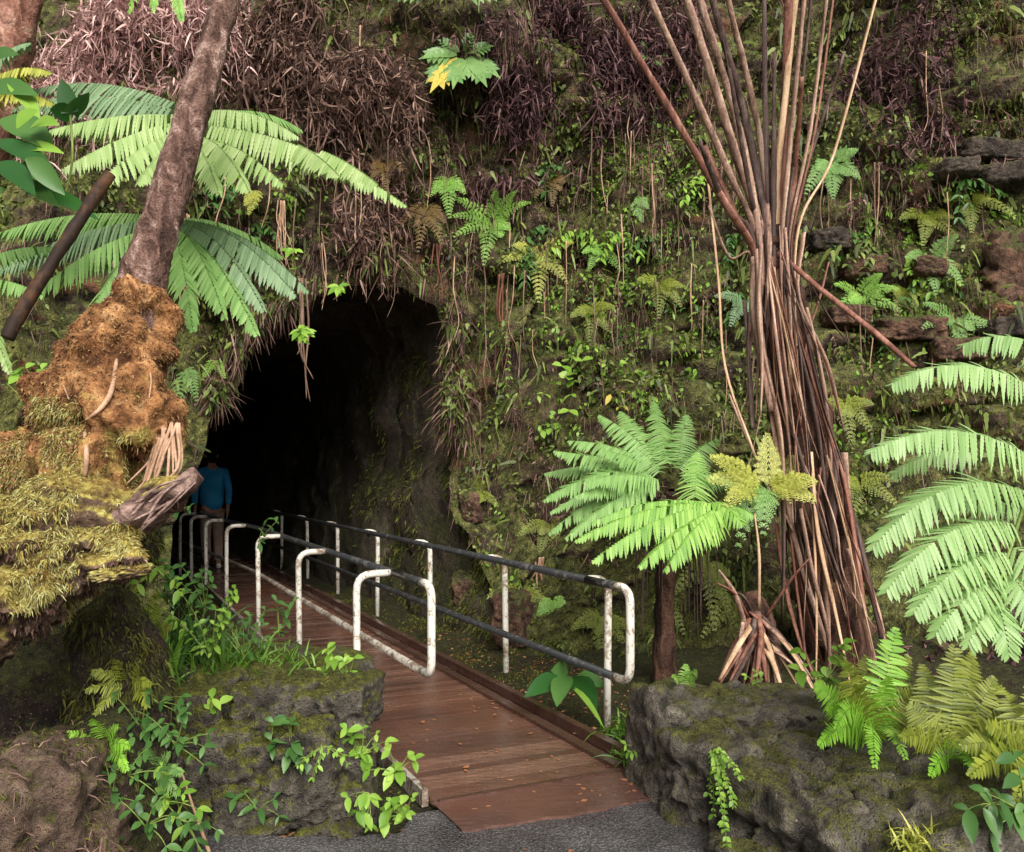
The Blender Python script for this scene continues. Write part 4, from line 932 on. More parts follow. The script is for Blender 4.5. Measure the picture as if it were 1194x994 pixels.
cliff_fern(702, 290, 'small green fern low on the cliff among hanging vines', 'fern_bright', [(250, .22), (290, .24), (200, .16)], plen=.11)
cliff_fern(645, 205, 'brown dead fern frond on the cliff below the maroon thatch', 'fern_brown', [(230, .28), (270, .3), (310, .2)], plen=.12)
cliff_fern(968, 190, 'broad pale fern frond on the cliff behind the tall stalks', 'fern_mid', [(215, .36), (330, .30), (270, .35), (20, .2)], plen=.17)
cliff_fern(1003, 345, 'bright leafy fern beside the fallen red stalk', 'fern_bright', [(15, .28), (170, .30), (210, .28), (320, .26), (60, .2)], plen=.13)
cliff_fern(868, 352, 'greyish fern behind the pale upright stalk', 'fern_blue', [(180, .25), (230, .3), (320, .2)], plen=.12)
cliff_fern(1085, 300, 'fern growing low on the cliff at the right above the rock blocks', 'fern_mid', [(200, .28), (260, .3), (320, .3), (30, .24)], plen=.13)
cliff_fern(1130, 230, 'olive fern on the right hand cliff under the dead thatch', 'fern_olive', [(200, .28), (260, .34), (330, .30)], plen=.14)
cliff_fern(1055, 335, 'dark hanging fern on the cliff at the right', 'fern_olive', [(240, .3), (285, .35), (330, .22)], plen=.12)
cliff_fern(1112, 375, 'spreading light fern on the cliff above the big right fern', 'fern_mid', [(160, .28), (200, .3), (350, .3), (270, .24)], plen=.13)
cliff_fern(772, 690, 'small yellow green fern frond hanging beside the rail end', 'fern_olive', [(255, .3), (285, .28)], plen=.12)
cliff_fern(645, 700, 'tiny green fern hanging behind the right handrail', 'fern_bright', [(250, .24), (290, .25), (210, .15)], plen=.1)
cliff_fern(560, 575, 'bright green moss fern patch on the wall at the edge of the cave', 'fern_olive', [(90, .16), (250, .2), (320, .2), (180, .15)], plen=.08)
cliff_fern(830, 655, 'drooping fern in the shade under the small tree fern', 'fern_olive', [(230, .35), (265, .38), (300, .32)], plen=.15)
cliff_fern(860, 700, 'fern hanging behind the short dead fern stump', 'fern_olive', [(220, .3), (260, .34), (310, .28)], plen=.14)
cliff_fern(218, 430, 'ragged pale fern frond hanging at the left side of the cave mouth', 'fern_mid', [(265, .42), (290, .3)], plen=.12, off=1.2)
cliff_fern(250, 420, 'small green fern on the hanging rock at the left of the cave mouth', 'leaf_bright', [(250, .22), (300, .2)], plen=.08, off=.1)
cliff_fern(300, 222, 'small yellow fern frond under the long pale frond', 'fern_yellow', [(270, .26), (240, .15)], plen=.11, off=.1)
for i, (x, y, lb) in enumerate([(640, 610, 'dull fern on the shaded bank behind the right handrail'), (608, 690, 'small dull fern on the rock at the cave wall corner'), (700, 720, 'dull fern between the handrail and the small tree fern trunk'), (1000, 560, 'dark fern on the cliff right of the dead fern trunk'),
                                (1080, 250, 'leafy fern patch on the right hand cliff ledge'), (690, 360, 'dull fern on the mossy bulge of the cliff'), (770, 330, 'dull fern on the cliff left of the pale upright stalk'), (985, 470, 'dull fern clinging to the cliff beside the dead fern trunk')]):
    cliff_fern(x, y, lb, 'fern_olive', [(200 + RNG.uniform(-20, 20), .24), (260, .3), (310, .26), (350, .2)], plen=.12)

# ------------------------------------------------------------------ the tall dead tree fern
DY = 6.3
df = thing('dead_tree_fern', 'tall dead tree fern trunk with long brown bare stalks fanning up out of view', 'tree fern', pt(950, 800, DY))
mb = MB(); tube(mb, spline([pt(985, 830, DY + .15), pt(965, 680, DY + .15), pt(938, 520, DY + .12), pt(918, 400, DY + .1), pt(905, 300, DY + .05), pt(902, 262, DY)], 14), [.24, .22, .18, .16, .16, .08], 30, 1, .32, 31); build(mb, 'trunk', M['fern_trunk'], df)
up_ = [(872, 340, 832, 215, 702, -4, .030, 'stalk_red'), (878, 360, 845, 190, 757, -4, .026, 'stalk'), (884, 350, 858, 180, 800, -4, .034, 'stalk'), (880, 400, 866, 170, 815, -4, .028, 'stalk'), (890, 380, 874, 160, 829, -4, .026, 'stalk_dark'),
       (893, 340, 884, 150, 848, -4, .024, 'stalk'), (898, 390, 893, 150, 891, -4, .022, 'stalk_dark'), (908, 370, 914, 150, 920, -4, .032, 'stalk_red'), (912, 420, 923, 150, 938, -4, .040, 'stalk'), (918, 360, 930, 150, 946, -4, .026, 'stalk_dark'),
       (924, 380, 945, 150, 964, -4, .028, 'stalk'), (928, 350, 951, 150, 972, -4, .022, 'stalk_red'), (935, 400, 972, 180, 1022, -4, .024, 'stalk_pale'), (868, 330, 846, 240, 815, 165, .024, 'stalk_dark'), (900, 285, 902, 190, 903, 60, .022, 'stalk_dark'),
       (886, 330, 876, 230, 850, 80, .020, 'stalk_dark'), (914, 330, 926, 210, 935, 90, .022, 'stalk_red'), (876, 350, 862, 260, 822, 170, .026, 'stalk_red'), (905, 360, 908, 190, 928, -4, .024, 'stalk_pale'), (890, 300, 872, 200, 838, 20, .016, 'stalk_dark'), (920, 310, 940, 200, 985, 60, .014, 'stalk_dark'), (868, 380, 850, 300, 826, 240, .016, 'stalk')]
for x0, y0, x1, y1, x2, y2, r, mt in up_:
    w_ = 290 + RNG.uniform(-8, 20); xw = 878 + (x0 - 868) * .75
    pts_ = [pt(x0 + RNG.normal(4, 6), max(y0, 330) + RNG.uniform(20, 110), DY - .20 + RNG.normal(0, .03)), pt(xw, min(w_, y0 - 12), DY - .1 + RNG.normal(0, .05)), pt(x1, y1, DY - .12 + RNG.normal(0, .08)), pt(x2, y2, DY - .2 + RNG.normal(0, .16))]
    if y2 < 0: pts_.append(pts_[-1] + (pts_[-1] - pts_[-2]) * .5)
    mb = MB(); tube(mb, spline(pts_, 9), [r * .2, r * .85, r, r * .85, r * .6], 7, .45, .18, int(x2)); build(mb, 'dead_stalk', M[mt], df)
dn_ = [(826, 215, 838, 330, 846, 430, 880, 530, .016, 'stalk_pale'), (886, 370, 903, 500, 930, 640, 968, 765, .028, 'stalk'), (893, 330, 908, 470, 925, 650, 940, 770, .022, 'stalk_red'), (940, 390, 965, 500, 1000, 620, 1028, 745, .036, 'stalk_dark'), (936, 380, 955, 470, 985, 560, 1010, 720, .03, 'stalk_red'),
       (850, 460, 875, 520, 905, 580, 925, 620, .022, 'stalk'), (905, 340, 912, 370, 920, 410, 922, 460, .022, 'stalk_pale'), (912, 335, 920, 380, 926, 420, 928, 470, .018, 'stalk_pale'), (868, 350, 872, 400, 876, 470, 878, 500, .024, 'stalk_dark'), (966, 306, 955, 350, 942, 390, 938, 420, .016, 'stalk_red'),
       (880, 300, 880, 360, 890, 420, 900, 480, .034, 'stalk'), (898, 300, 905, 370, 915, 450, 922, 520, .036, 'stalk_red'), (905, 610, 915, 680, 930, 740, 950, 790, .026, 'stalk_red'), (960, 640, 962, 690, 965, 730, 966, 790, .04, 'stalk'), (990, 600, 998, 660, 1008, 720, 1020, 780, .034, 'stalk_red')]
for q in dn_:
    mb = MB(); pts_ = [pt(q[2 * i], q[2 * i + 1], DY - .12 - .05 * i + RNG.normal(0, .02)) for i in range(4)]
    tube(mb, spline(pts_, 6), [q[8] * .9, q[8], q[8] * .8], 6, .5, .12, int(q[0])); build(mb, 'dead_stalk', M[q[9]], df)
for i in range(50):      # the skirt of old leaf stalks, hanging down round the trunk
    u = RNG.uniform(-1, 1); y0 = RNG.uniform(265, 640) if i % 3 else RNG.uniform(262, 330); y1 = min(820, y0 + RNG.uniform(110, 330))
    cx_ = lambda y: 906 + max(0, y - 300) * .165
    hw = lambda y: 32 + max(0, y - 300) * .025; u2 = u + RNG.normal(0, .6)
    q = [pt(cx_(y) + (u + (u2 - u) * (y - y0) / (y1 - y0)) * hw(y) + RNG.normal(0, 4), y, DY - .32 * math.sqrt(1 - u * u * .9) - RNG.uniform(0, .08) * (y - 280) / 400) for y in np.linspace(y0, y1, 4)]
    r = RNG.uniform(.008, .024) if i % 4 else RNG.uniform(.03, .046)
    mb = MB(); tube(mb, spline(q, 5), [r * .8, r, r * .35], 6, .35, .22, i); build(mb, 'dead_stalk', M[['stalk', 'stalk_red', 'stalk_dark', 'stalk_dark', 'stalk', 'stalk_pale'][i % 6]], df)
fs = thing('fallen_stalk', 'reddish fern stalk lying slanted across from the dead trunk to the big right fern', 'stalk', pt(912, 298, DY - .15))
mb = MB(); tube(mb, spline([pt(908, 296, DY - .2), pt(960, 340, DY - .5), pt(1020, 388, DY - .8), pt(1066, 428, DY - 1)], 8), [.026, .026, .026, .02], 8, .7, .06, 2); build(mb, 'cane', M['stalk_red'], fs)
# the short dead fern stump
d2 = thing('dead_fern_stump', 'short dead fern stump with splayed dry stalks behind the stone ledge', 'tree fern', pt(885, 800, 5.7))
mb = MB(); tube(mb, spline([pt(888, 820, 5.75), pt(885, 760, 5.75), pt(880, 715, 5.75), pt(876, 690, 5.75)], 6), [.14, .12, .09, .05], 14, 1, .3, 41); build(mb, 'trunk', M['fern_trunk'], d2)
st_ = [(872, 720, 835, 680), (870, 735, 838, 665), (878, 715, 848, 690), (885, 710, 880, 600), (893, 720, 945, 650)]
st_ += [(878 + RNG.uniform(-12, 14), 728 + RNG.uniform(-15, 20), 860 + RNG.uniform(-30, 95), 800 + RNG.uniform(-10, 15)) for _ in range(34)]
for i, (x0, y0, x1, y1) in enumerate(st_):
    a, e = pt(x0, y0, 5.65), pt(x1, y1, 5.5 + RNG.normal(0, .06)); r = RNG.uniform(.012, .024)
    mb = MB(); r = .009 if y1 < 640 else r; tube(mb, spline([a, (a + e) / 2 + V(0, -.05, .05), e], 5), [r, r, r * .5], 6, .5, .1, i); build(mb, 'dead_stalk', M[['stalk_red', 'stalk', 'stalk_dark', 'stalk_pale', 'stalk_red'][i % 5]], d2)

# ------------------------------------------------------------------ broad leaved plants
OV = (.12, .62, .95, 1, .85, .55, .05)
def leaf_at(mb, p, d, s, L, W, droop=.3, fold=.25, prof=OV):
    strips(mb, [p], [d], [s], [L], [W], prof, [droop], fold)
def big_leaves(name, label, base, leaves, mat, group=None):
    """leaves: start px,py,Y -> tip px,py,Y, width m, material"""
    t = thing(name, label, 'plant', base, group)
    for a, e, wd, mt in leaves:
        a = pt(*a); e = pt(*e); d = e - a; L = np.linalg.norm(d); mb = MB()
        side = np.cross(nrm(d), nrm(V(RNG.normal(0, .2), -1, .6))); leaf_at(mb, a, d + V(0, 0, .28 * L), side, L, wd, .30, .3)
        lo = build(mb, 'leaf', M[mt or mat], t)
        mb = MB(); tube(mb, spline([base, (base + a) / 2 + V(0, 0, .04), a], 6), [.008, .006, .005], 6); build(mb, 'leaf_stalk', M['stem_green'], lo)
    return t
big_leaves('broadleaf_plant', 'glossy broad leaved plant crowding the left edge under the reddish trunk', pt(10, 300, 4.6), [
    ((0, 140, 4.4), (58, 175, 4.3), .17, 'leaf_green'), ((-10, 165, 4.3), (60, 205, 4.2), .12, 'leaf_dark'), ((10, 200, 4.3), (62, 212, 4.2), .11, 'leaf_green'), ((30, 225, 4.4), (110, 255, 4.3), .10, 'leaf_dark'),
    ((-20, 110, 4.5), (45, 110, 4.4), .15, 'leaf_green'), ((-20, 80, 4.6), (25, 60, 4.5), .15, 'leaf_green'), ((5, 220, 4.2), (-30, 245, 4.1), .15, 'leaf_green'), ((20, 175, 4.3), (75, 178, 4.25), .08, 'leaf_bright'), ((25, 215, 4.3), (65, 240, 4.2), .08, 'leaf_green'), ((10, 95, 4.5), (40, 135, 4.4), .1, 'leaf_bright'), ((-5, 190, 4.2), (35, 225, 4.1), .12, 'leaf_dark'), ((35, 150, 4.3), (70, 145, 4.2), .1, 'leaf_bright'), ((20, 150, 4.2), (50, 120, 4.2), .09, 'leaf_bright'), ((30, 185, 4.1), (68, 222, 4.1), .1, 'leaf_green')], 'leaf_green')
dl = thing('lobed_leaf_sprig', 'dark green three pointed leaf standing up in front of the pale tree fern', 'plant', pt(70, 250, 4.5))
for tipx, tipy in ((72, 92), (104, 108), (58, 128)):
    mb = MB(); a = pt(82, 132, 4.45); e = pt(tipx, tipy, 4.42); leaf_at(mb, a, e - a, V(.8, 0, .6) if tipx > 75 else V(1, .2, .1), np.linalg.norm(e - a), .10, .0, .1, (.8, 1, .9, .6, .02)); build(mb, 'leaf', M['leaf_dark'], dl)
mb = MB(); tube(mb, spline([pt(70, 250, 4.5), pt(84, 190, 4.47), pt(82, 132, 4.46)], 6), .006, 6); build(mb, 'stem', M['stem_green'], dl)

def lobed_plant(label, base, tips, mat, W=.12):
    t = thing('lobed_plant', label, 'plant', base)
    for tip, mt in tips:
        mb = MB(); a = base + (tip - base) * .15; d = tip - a; L = np.linalg.norm(d); dn = nrm(d); s = nrm(np.cross(dn, V(0, -1, .4)))
        leaf_at(mb, a, d, s, L, L * .34, .25, .2, (.2, .8, .9, .75, .6, .35, .02))
        for k in range(4):
            for sg in (-1, 1):
                q = a + d * (.22 + .15 * k) - V(0, 0, .25 * L * (.22 + .15 * k) ** 2); leaf_at(mb, q, dn * .75 + sg * s + V(0, 0, -.1), np.cross(dn * .75 + sg * s, V(0, -1, .4)), L * (.40 - .05 * k), L * .15, .2, .15, (.7, 1, .9, .6, .05))
        o = build(mb, 'leaf', M[mt or mat], t)
        mb = MB(); tube(mb, spline([base, base + (tip - base) * .08 + V(0, 0, .02), a], 4), .006, 5); build(mb, 'leaf_stalk', M['stem_green'], o)
    return t
b0 = on(540, 65, .15)
lobed_plant('big lobed green plant with one yellow leaf on the cliff above the cave', b0, [(b0 + V(-.42, -.25, -.05), None), (b0 + V(-.35, -.3, -.30), None), (b0 + V(-.08, -.35, -.38), None), (b0 + V(.25, -.3, -.34), None), (b0 + V(.38, -.2, -.22), None), (b0 + V(.10, -.15, .22), None), (b0 + V(-.25, -.1, .18), None), (b0 + V(.32, -.15, .10), None), (b0 + V(-.30, -.36, -.40), 'leaf_yellow')], 'leaf_lobed')
b0 = on(757, 60, .12)
lobed_plant('small lobed green plant between the upper stalks and the maroon thatch', b0, [(b0 + V(-.12, -.15, .06), None), (b0 + V(.18, -.15, -.08), None), (b0 + V(.1, -.2, -.2), None), (b0 + V(-.08, -.15, -.12), None)], 'leaf_lobed')
b0 = on(520, -10, .3)
lobed_plant('green leaves hanging in at the top edge above the big lobed plant', b0, [(b0 + V(-.3, -.2, -.05), None), (b0 + V(.3, -.2, -.06), None), (b0 + V(-.55, -.1, .0), None), (b0 + V(.6, -.1, .02), None), (b0 + V(.05, -.2, -.14), None)], 'leaf_lobed')
b0 = V(*pt(665, 815, 6.0)); b0[2] = .12
big_leaves('broadleaf_plant', 'low plant with wide dark glossy leaves on the ground under the right handrail end', b0, [
    ((655, 792, 5.8), (612, 812, 5.6), .13, 'leaf_dark'), ((660, 788, 5.8), (650, 822, 5.5), .14, 'leaf_green'), ((668, 790, 5.8), (694, 826, 5.5), .15, 'leaf_dark'), ((662, 785, 5.9), (640, 780, 5.8), .12, 'leaf_green'), ((665, 800, 5.7), (702, 846, 5.3), .04, 'leaf_bright'), ((672, 790, 5.8), (706, 800, 5.7), .12, 'leaf_green')], 'leaf_green')

# leafy sprays: a few arching stems with pairs of leaves
def spray(label, base, stems, leaf, wid, mat, name='seedling', cat='plant', gap=.06, droop=.35, stem='stem_green', group=None, whorl=0, r=.0035):
    t = thing(name, label, cat, base, group); st, lf = MB(), MB()
    for e in stems:
        e = np.asarray(e, float); D = np.linalg.norm(e - base); m = (base + e) / 2 + V(0, 0, .18 * D) + RNG.normal(0, .06 * D, 3)
        C = bez(base, m, e, np.linspace(0, 1, 8)); tube(st, C, [r, r * .7, r * .4], 5)
        k = max(2, int(D / gap)); tt = np.linspace(.15, 1, k); Q = bez(base, m, e, tt); T = nrm(2 * (1 - tt)[:, None] * (m - base) + 2 * tt[:, None] * (e - m))
        up = V(0, -.6, 1); Bs = nrm(np.cross(T, up))
        for sg in (-1, 1):
            d = nrm(sg * Bs + T * .5 + RNG.normal(0, .3, (k, 3)) + V(0, -.1, -.05)); s = np.cross(d, nrm(up + RNG.normal(0, .35, (k, 3))))
            l = .8 * leaf * RNG.uniform(.5, 1.25, k); strips(lf, Q, d, s, l, l * wid, (.15, .8, 1, .75, .04), droop, .25)
        if whorl:
            a = RNG.uniform(0, 6.28, whorl); d = np.stack([np.cos(a), np.sin(a) * .6 - .3, np.sin(a) * .5], -1); l = leaf * RNG.uniform(.8, 1.2, whorl)
            strips(lf, np.repeat(e[None], whorl, 0), d, np.cross(d, V(0, -1, .7)), l, l * wid, (.2, .8, 1, .75, .04), droop, .25)
    build(lf, 'foliage', M[mat], t); build(st, 'stem', M[stem], t)
    return t
def sp(px, py, Y, label, n, ln, leaf, wid=.5, mat='leaf_bright', ang=(20, 160), **kw):
    b = pt(px, py, Y) if Y else on(px, py, .05)
    if 230 < px < 425 and 3.8 < Y < 4.1: b = onto(BLW, px, py, .0)
    if px < 200 and 3.2 < Y < 3.3: b = onto(BBK, px, py, .0) if py < 960 and px > 100 else b
    E = []
    for i in range(n):
        a = math.radians(RNG.uniform(*ang)); l = ln * RNG.uniform(.6, 1.1); E.append(b + V(math.cos(a) * l, -.25 * l + RNG.normal(0, .05) * l, math.sin(a) * l))
    return spray(label, b, E, leaf, wid, mat, **kw)
# round leaved shrub on the cliff
b0 = on(668, 440, .1)
spray('round leaved bright shrub spreading on the cliff above the small tree fern', b0, [b0 + V(-.30, -.2, -.18), b0 + V(-.12, -.25, .08), b0 + V(.08, -.2, .14), b0 + V(.45, -.15, .12), b0 + V(.62, -.15, .02), b0 + V(-.05, -.2, -.34)], .12, .8, 'leaf_bright', 'shrub', 'shrub', .13, .2, 'stem_brown')
sp(748, 446, 0, 'small yellow green shoot on the cliff right of the round leaved shrub', 3, .2, .10, .5, 'fern_yellow', (-60, 100))
sp(655, 500, 0, 'small round leaved sprig just left of the small tree fern crown', 3, .22, .09, .75, 'leaf_bright', (60, 200))
sp(725, 478, 0, 'pale yellow withered leaves on the cliff above the small tree fern', 2, .2, .11, .6, 'leaf_yellow', (20, 160), droop=.6)
sp(391, 345, 8.6, 'upper of two light green leaf sprigs hanging before the dark cave mouth', 1, .08, .12, .45, 'leaf_bright', (60, 120), whorl=8)
sp(350, 400, 8.2, 'lower of two light green leaf sprigs hanging before the dark cave mouth', 2, .1, .12, .45, 'leaf_bright', (60, 120), whorl=8)
sp(345, 320, 8.2, 'yellow green sprig by the drooping tip of the blue green frond', 2, .25, .09, .5, 'leaf_bright', (60, 140), whorl=5)
sp(600, 142, 0, 'tiny bright leaf pair in the maroon dead thatch', 2, .12, .10, .6, 'leaf_bright', (-60, 60))
sp(45, 455, 3.9, 'bright green lobed sprig at the left edge beside the root mass', 4, .10, .09, .7, 'leaf_bright', (30, 150))
sp(35, 478, 3.7, 'small dark green leaves on the moss at the far left', 3, .12, .05, .4, 'leaf_green', (10, 170))
for i in range(34):
    x, y = (RNG.uniform(555, 860), RNG.uniform(130, 470)) if i < 18 else (RNG.uniform(955, 1185), RNG.uniform(190, 430)) if i < 28 else (RNG.uniform(230, 500), RNG.uniform(130, 300))
    b = on(x, y, .06); E = [b + V(math.cos(a) * l, -.3 * l, math.sin(a) * l) for a, l in zip(RNG.uniform(-2.6, -.4, 4), RNG.uniform(.15, .4, 4))]
    spray('small leafy plant drooping out of the mossy cliff wall', b, E, [.07, .09, .11][i % 3], [.5, .6, .42][i % 3], ['leaf_green', 'leaf_olive', 'leaf_bright', 'leaf_green'][i % 4], 'cliff_plant', 'plant', .05, .45, 'stem_brown', 'small leafy plants on the cliff')
# plants on the left rock wall and by the boardwalk
sp(372, 790, 4.55, 'leafy seedlings growing at the foot of the first left rail post', 4, .20, .10, .4, 'leaf_bright', (10, 120))
sp(405, 792, 4.6, 'green seedlings at the end of the left wall under the rail loop', 4, .16, .09, .42, 'leaf_bright', (0, 140))
sp(325, 745, 5.2, 'narrow leaved weed on the bank between the left rail posts', 3, .25, .09, .35, 'leaf_green', (20, 140))
sp(300, 640, 7.2, 'creeper winding up the middle left rail post', 2, .30, .09, .45, 'leaf_green', (20, 80))
sp(205, 600, 8, 'leaf tuft at the left rail just below the broken log end', 3, .2, .10, .5, 'leaf_green', (20, 150))
sp(315, 868, 3.95, 'trailing glossy leaves in the middle of the left stone wall', 4, .16, .09, .5, 'leaf_green', (-20, 160))
sp(340, 872, 3.95, 'broad green leaves hanging at the centre of the left wall', 5, .12, .10, .55, 'leaf_green', (-100, 100))
sp(245, 830, 4.0, 'single bright curled leaf sprig near the top of the left wall', 2, .08, .09, .5, 'leaf_bright', (-20, 120))
sp(300, 945, 3.85, 'low sprig of narrow leaves at the bottom of the left wall', 4, .14, .08, .4, 'leaf_green', (-20, 150))
sp(420, 885, 4.0, 'light green lobed leaves at the right end of the left wall', 7, .15, .08, .6, 'leaf_bright', (20, 200))
sp(430, 925, 3.95, 'yellow green lobed leaves hanging low at the wall end', 5, .12, .07, .6, 'leaf_bright', (180, 330))
sp(462, 905, 4.0, 'light leafed seedling beside the boardwalk edge, upper of two', 5, .14, .08, .6, 'leaf_bright', (20, 170))
sp(472, 955, 3.9, 'round leaved bright seedlings at the boardwalk corner', 6, .11, .075, .7, 'leaf_bright', (0, 190))
sp(380, 870, 3.98, 'tiny yellow green creeping plant on the golden mossy stone', 6, .13, .035, .6, 'leaf_bright', (180, 360), gap=.03)
for i, (x, y, lb, mt, ln) in enumerate([(185, 820, 'bright pointed leaves at the top of the mossy bank by the wall', 'leaf_bright', .16), (165, 850, 'light green leafy stem on the mossy bank left of the wall', 'leaf_green', .2), (205, 870, 'slender leafy stem against the dark gap in the left wall', 'leaf_green', .22), (150, 905, 'broad leaved weed low on the mossy bank', 'leaf_bright', .18),
                                        (190, 935, 'bright round leaved weed at the lower left', 'leaf_bright', .16), (170, 965, 'dense green weed at the bottom edge lower left', 'leaf_green', .18), (130, 930, 'small bluish fern like weed beside the pale boulder', 'leaf_teal', .18), (90, 965, 'small lobed leaves on the pale boulder', 'leaf_bright', .10), (215, 960, 'narrow leaved plant beside the thin twig', 'leaf_green', .16), (120, 1000, 'light leaf tuft at the bottom edge by the boulder', 'leaf_bright', .12)]):
    sp(x, y, 3.25 if x < 200 else 3.5, lb, 5, ln * .9, .062, .5, mt if i % 3 else 'leaf_green', (-60, 170), gap=.042)
sp(195, 705, 4.6, 'leafy weeds in the gap below the broken log end', 6, .28, .08, .5, 'leaf_green', (20, 150))
sp(180, 660, 4.2, 'light green weeds hanging under the broken slab of the log', 5, .2, .07, .5, 'leaf_bright', (200, 340))
sp(240, 715, 5.4, 'tall leafy weeds among the left rail posts', 5, .3, .08, .5, 'leaf_green', (40, 140))
sp(270, 760, 5.0, 'low narrow leaved weeds behind the left wall', 6, .25, .06, .4, 'leaf_green', (10, 170))
fern('fern', 'small upright olive fern under the log in front of the left posts', 'fern', pt(165, 770, 4.5), [(pt(155, 680, 4.5), dict(arch=.05)), (pt(185, 690, 4.4), dict(arch=.1)), (pt(130, 720, 4.4), dict(arch=.2)), (pt(200, 730, 4.3), dict(arch=.25))], 'fern_olive', bip=False, pairs=20, plen=.09, up=(0, -1, .4), stem_r=.004)
fern('fern', 'small fern frond on the bank under the right rail, by the stone corner', 'fern', pt(795, 800, 4.7), [(pt(785, 790, 4.5), dict(arch=.2)), (pt(812, 782, 4.6), dict(arch=.2)), (pt(800, 775, 4.7), dict(arch=.1))], 'fern_bright', bip=False, pairs=12, plen=.05, up=(0, -1, .4), stem_r=.003)
sp(1195, 950, 3.0, 'dark green leafy weed at the bottom right corner', 6, .2, .10, .5, 'leaf_green', (20, 200))
sp(880, 800, 4.6, 'tiny bright seedling on top of the stone ledge', 4, .08, .05, .5, 'leaf_bright', (20, 160))
sp(960, 800, 4.4, 'light green lobed plant beside the dead fern stump', 5, .22, .10, .6, 'leaf_bright', (20, 170))
sp(760, 880, 4.6, 'bright leaved plant at the foot of the corner stone beside the boardwalk', 7, .16, .06, .5, 'leaf_bright', (0, 200))
b0 = onto(BRW, 832, 872, .02)
spray('hanging creeper with tiny round pale leaves on the face of the right ledge', b0, [onto(BRW, x, y, .05) for x, y in ((848, 985), (832, 950), (856, 940), (826, 925), (862, 905), (845, 960))], .028, .8, 'leaf_bright', 'creeper', 'creeper', .022, .3)

for x, y, lb, mt in ((150, 800, 'small fern on the shaded mossy bank under the log', 'fern_olive'), (125, 870, 'bright small fern on the mossy bank beside the boulder', 'fern_sword'), (185, 900, 'low fern on the mossy bank next to the thin twig', 'fern_mid')):
    q = onto(BBK, x, y, .0); fern('fern', lb, 'fern', q, [(q + V(math.cos(a) * .13, -.09, math.sin(a) * .13), dict(arch=.2)) for a in (.2, .9, 1.7, 2.5, 3.1, -.5, 3.9)], mt, bip=False, pairs=16, plen=.035, up=(0, -1, .5), stem_r=.002, hang=.1)
# grass tufts
def grass(label, base, n, h, spread, mat, name='grass_tuft', seed=0, lean=.5):
    rg = np.random.default_rng(seed); t = thing(name, label, 'grass', base)
    p = base + np.stack([rg.normal(0, spread, n), rg.normal(0, spread, n), np.zeros(n)], -1); d = np.stack([rg.normal(0, lean, n), rg.normal(-.1, lean, n), np.ones(n)], -1)
    mb = MB(); strips(mb, p, d, np.cross(d, rg.normal(0, 1, (n, 3))), h * rg.uniform(.5, 1.2, n), .012 * (h / .25) ** .5, (.8, 1, .8, .5, .05), rg.uniform(.2, .8, n), .2)
    o = build(mb, 'blades', M[mat], t); o['kind'] = 'stuff'
grass('bright long bladed grass under the log beside the left posts', pt(185, 790, 4.4), 90, .42, .06, 'grass', seed=1, lean=.3)
grass('fine green grass at the foot of the left rail posts', pt(230, 790, 4.7), 220, .25, .13, 'grass', seed=2)
grass('low green grass on top of the left wall by the posts', pt(300, 775, 4.9), 200, .16, .15, 'grass', seed=3)
grass('grass tuft at the foot of the last right rail post', pt(735, 858, 5.3), 110, .26, .08, 'grass', seed=4, lean=.7)
grass('grass along the right edge of the boardwalk near the corner stone', pt(748, 885, 4.75), 100, .15, .08, 'grass', seed=5, lean=.8)
grass('pale thin grass tuft on the face of the right ledge at the bottom', pt(1075, 990, 2.98), 120, .14, .035, 'fern_yellow', seed=6, lean=.7)
grass('tall arching grass in front of the second and third left rail posts', pt(262, 800, 4.75), 150, .42, .12, 'grass', seed=11, lean=.35)
grass('dark green tall grass between the earth bank and the left rail', pt(205, 770, 4.7), 170, .5, .12, 'leaf_green', seed=12, lean=.35)
sp(245, 770, 4.6, 'leafy weeds standing in the tall grass by the left rail', 7, .38, .07, .45, 'leaf_bright', (40, 140))
sp(285, 770, 4.7, 'dark leafy weeds on the wall top below the left rail posts', 7, .3, .07, .45, 'leaf_green', (30, 150))
tw = thing('twig', 'thin bare brown twig leaning against the lower left wall', 'twig', pt(245, 1000, 3.7))
mb = MB(); tube(mb, spline([pt(246, 1000, 3.7), pt(228, 950, 3.72), pt(210, 895, 3.78)], 6), [.009, .007, .004], 6, 1, .1, 2); build(mb, 'bare_stem', M['root'], tw)
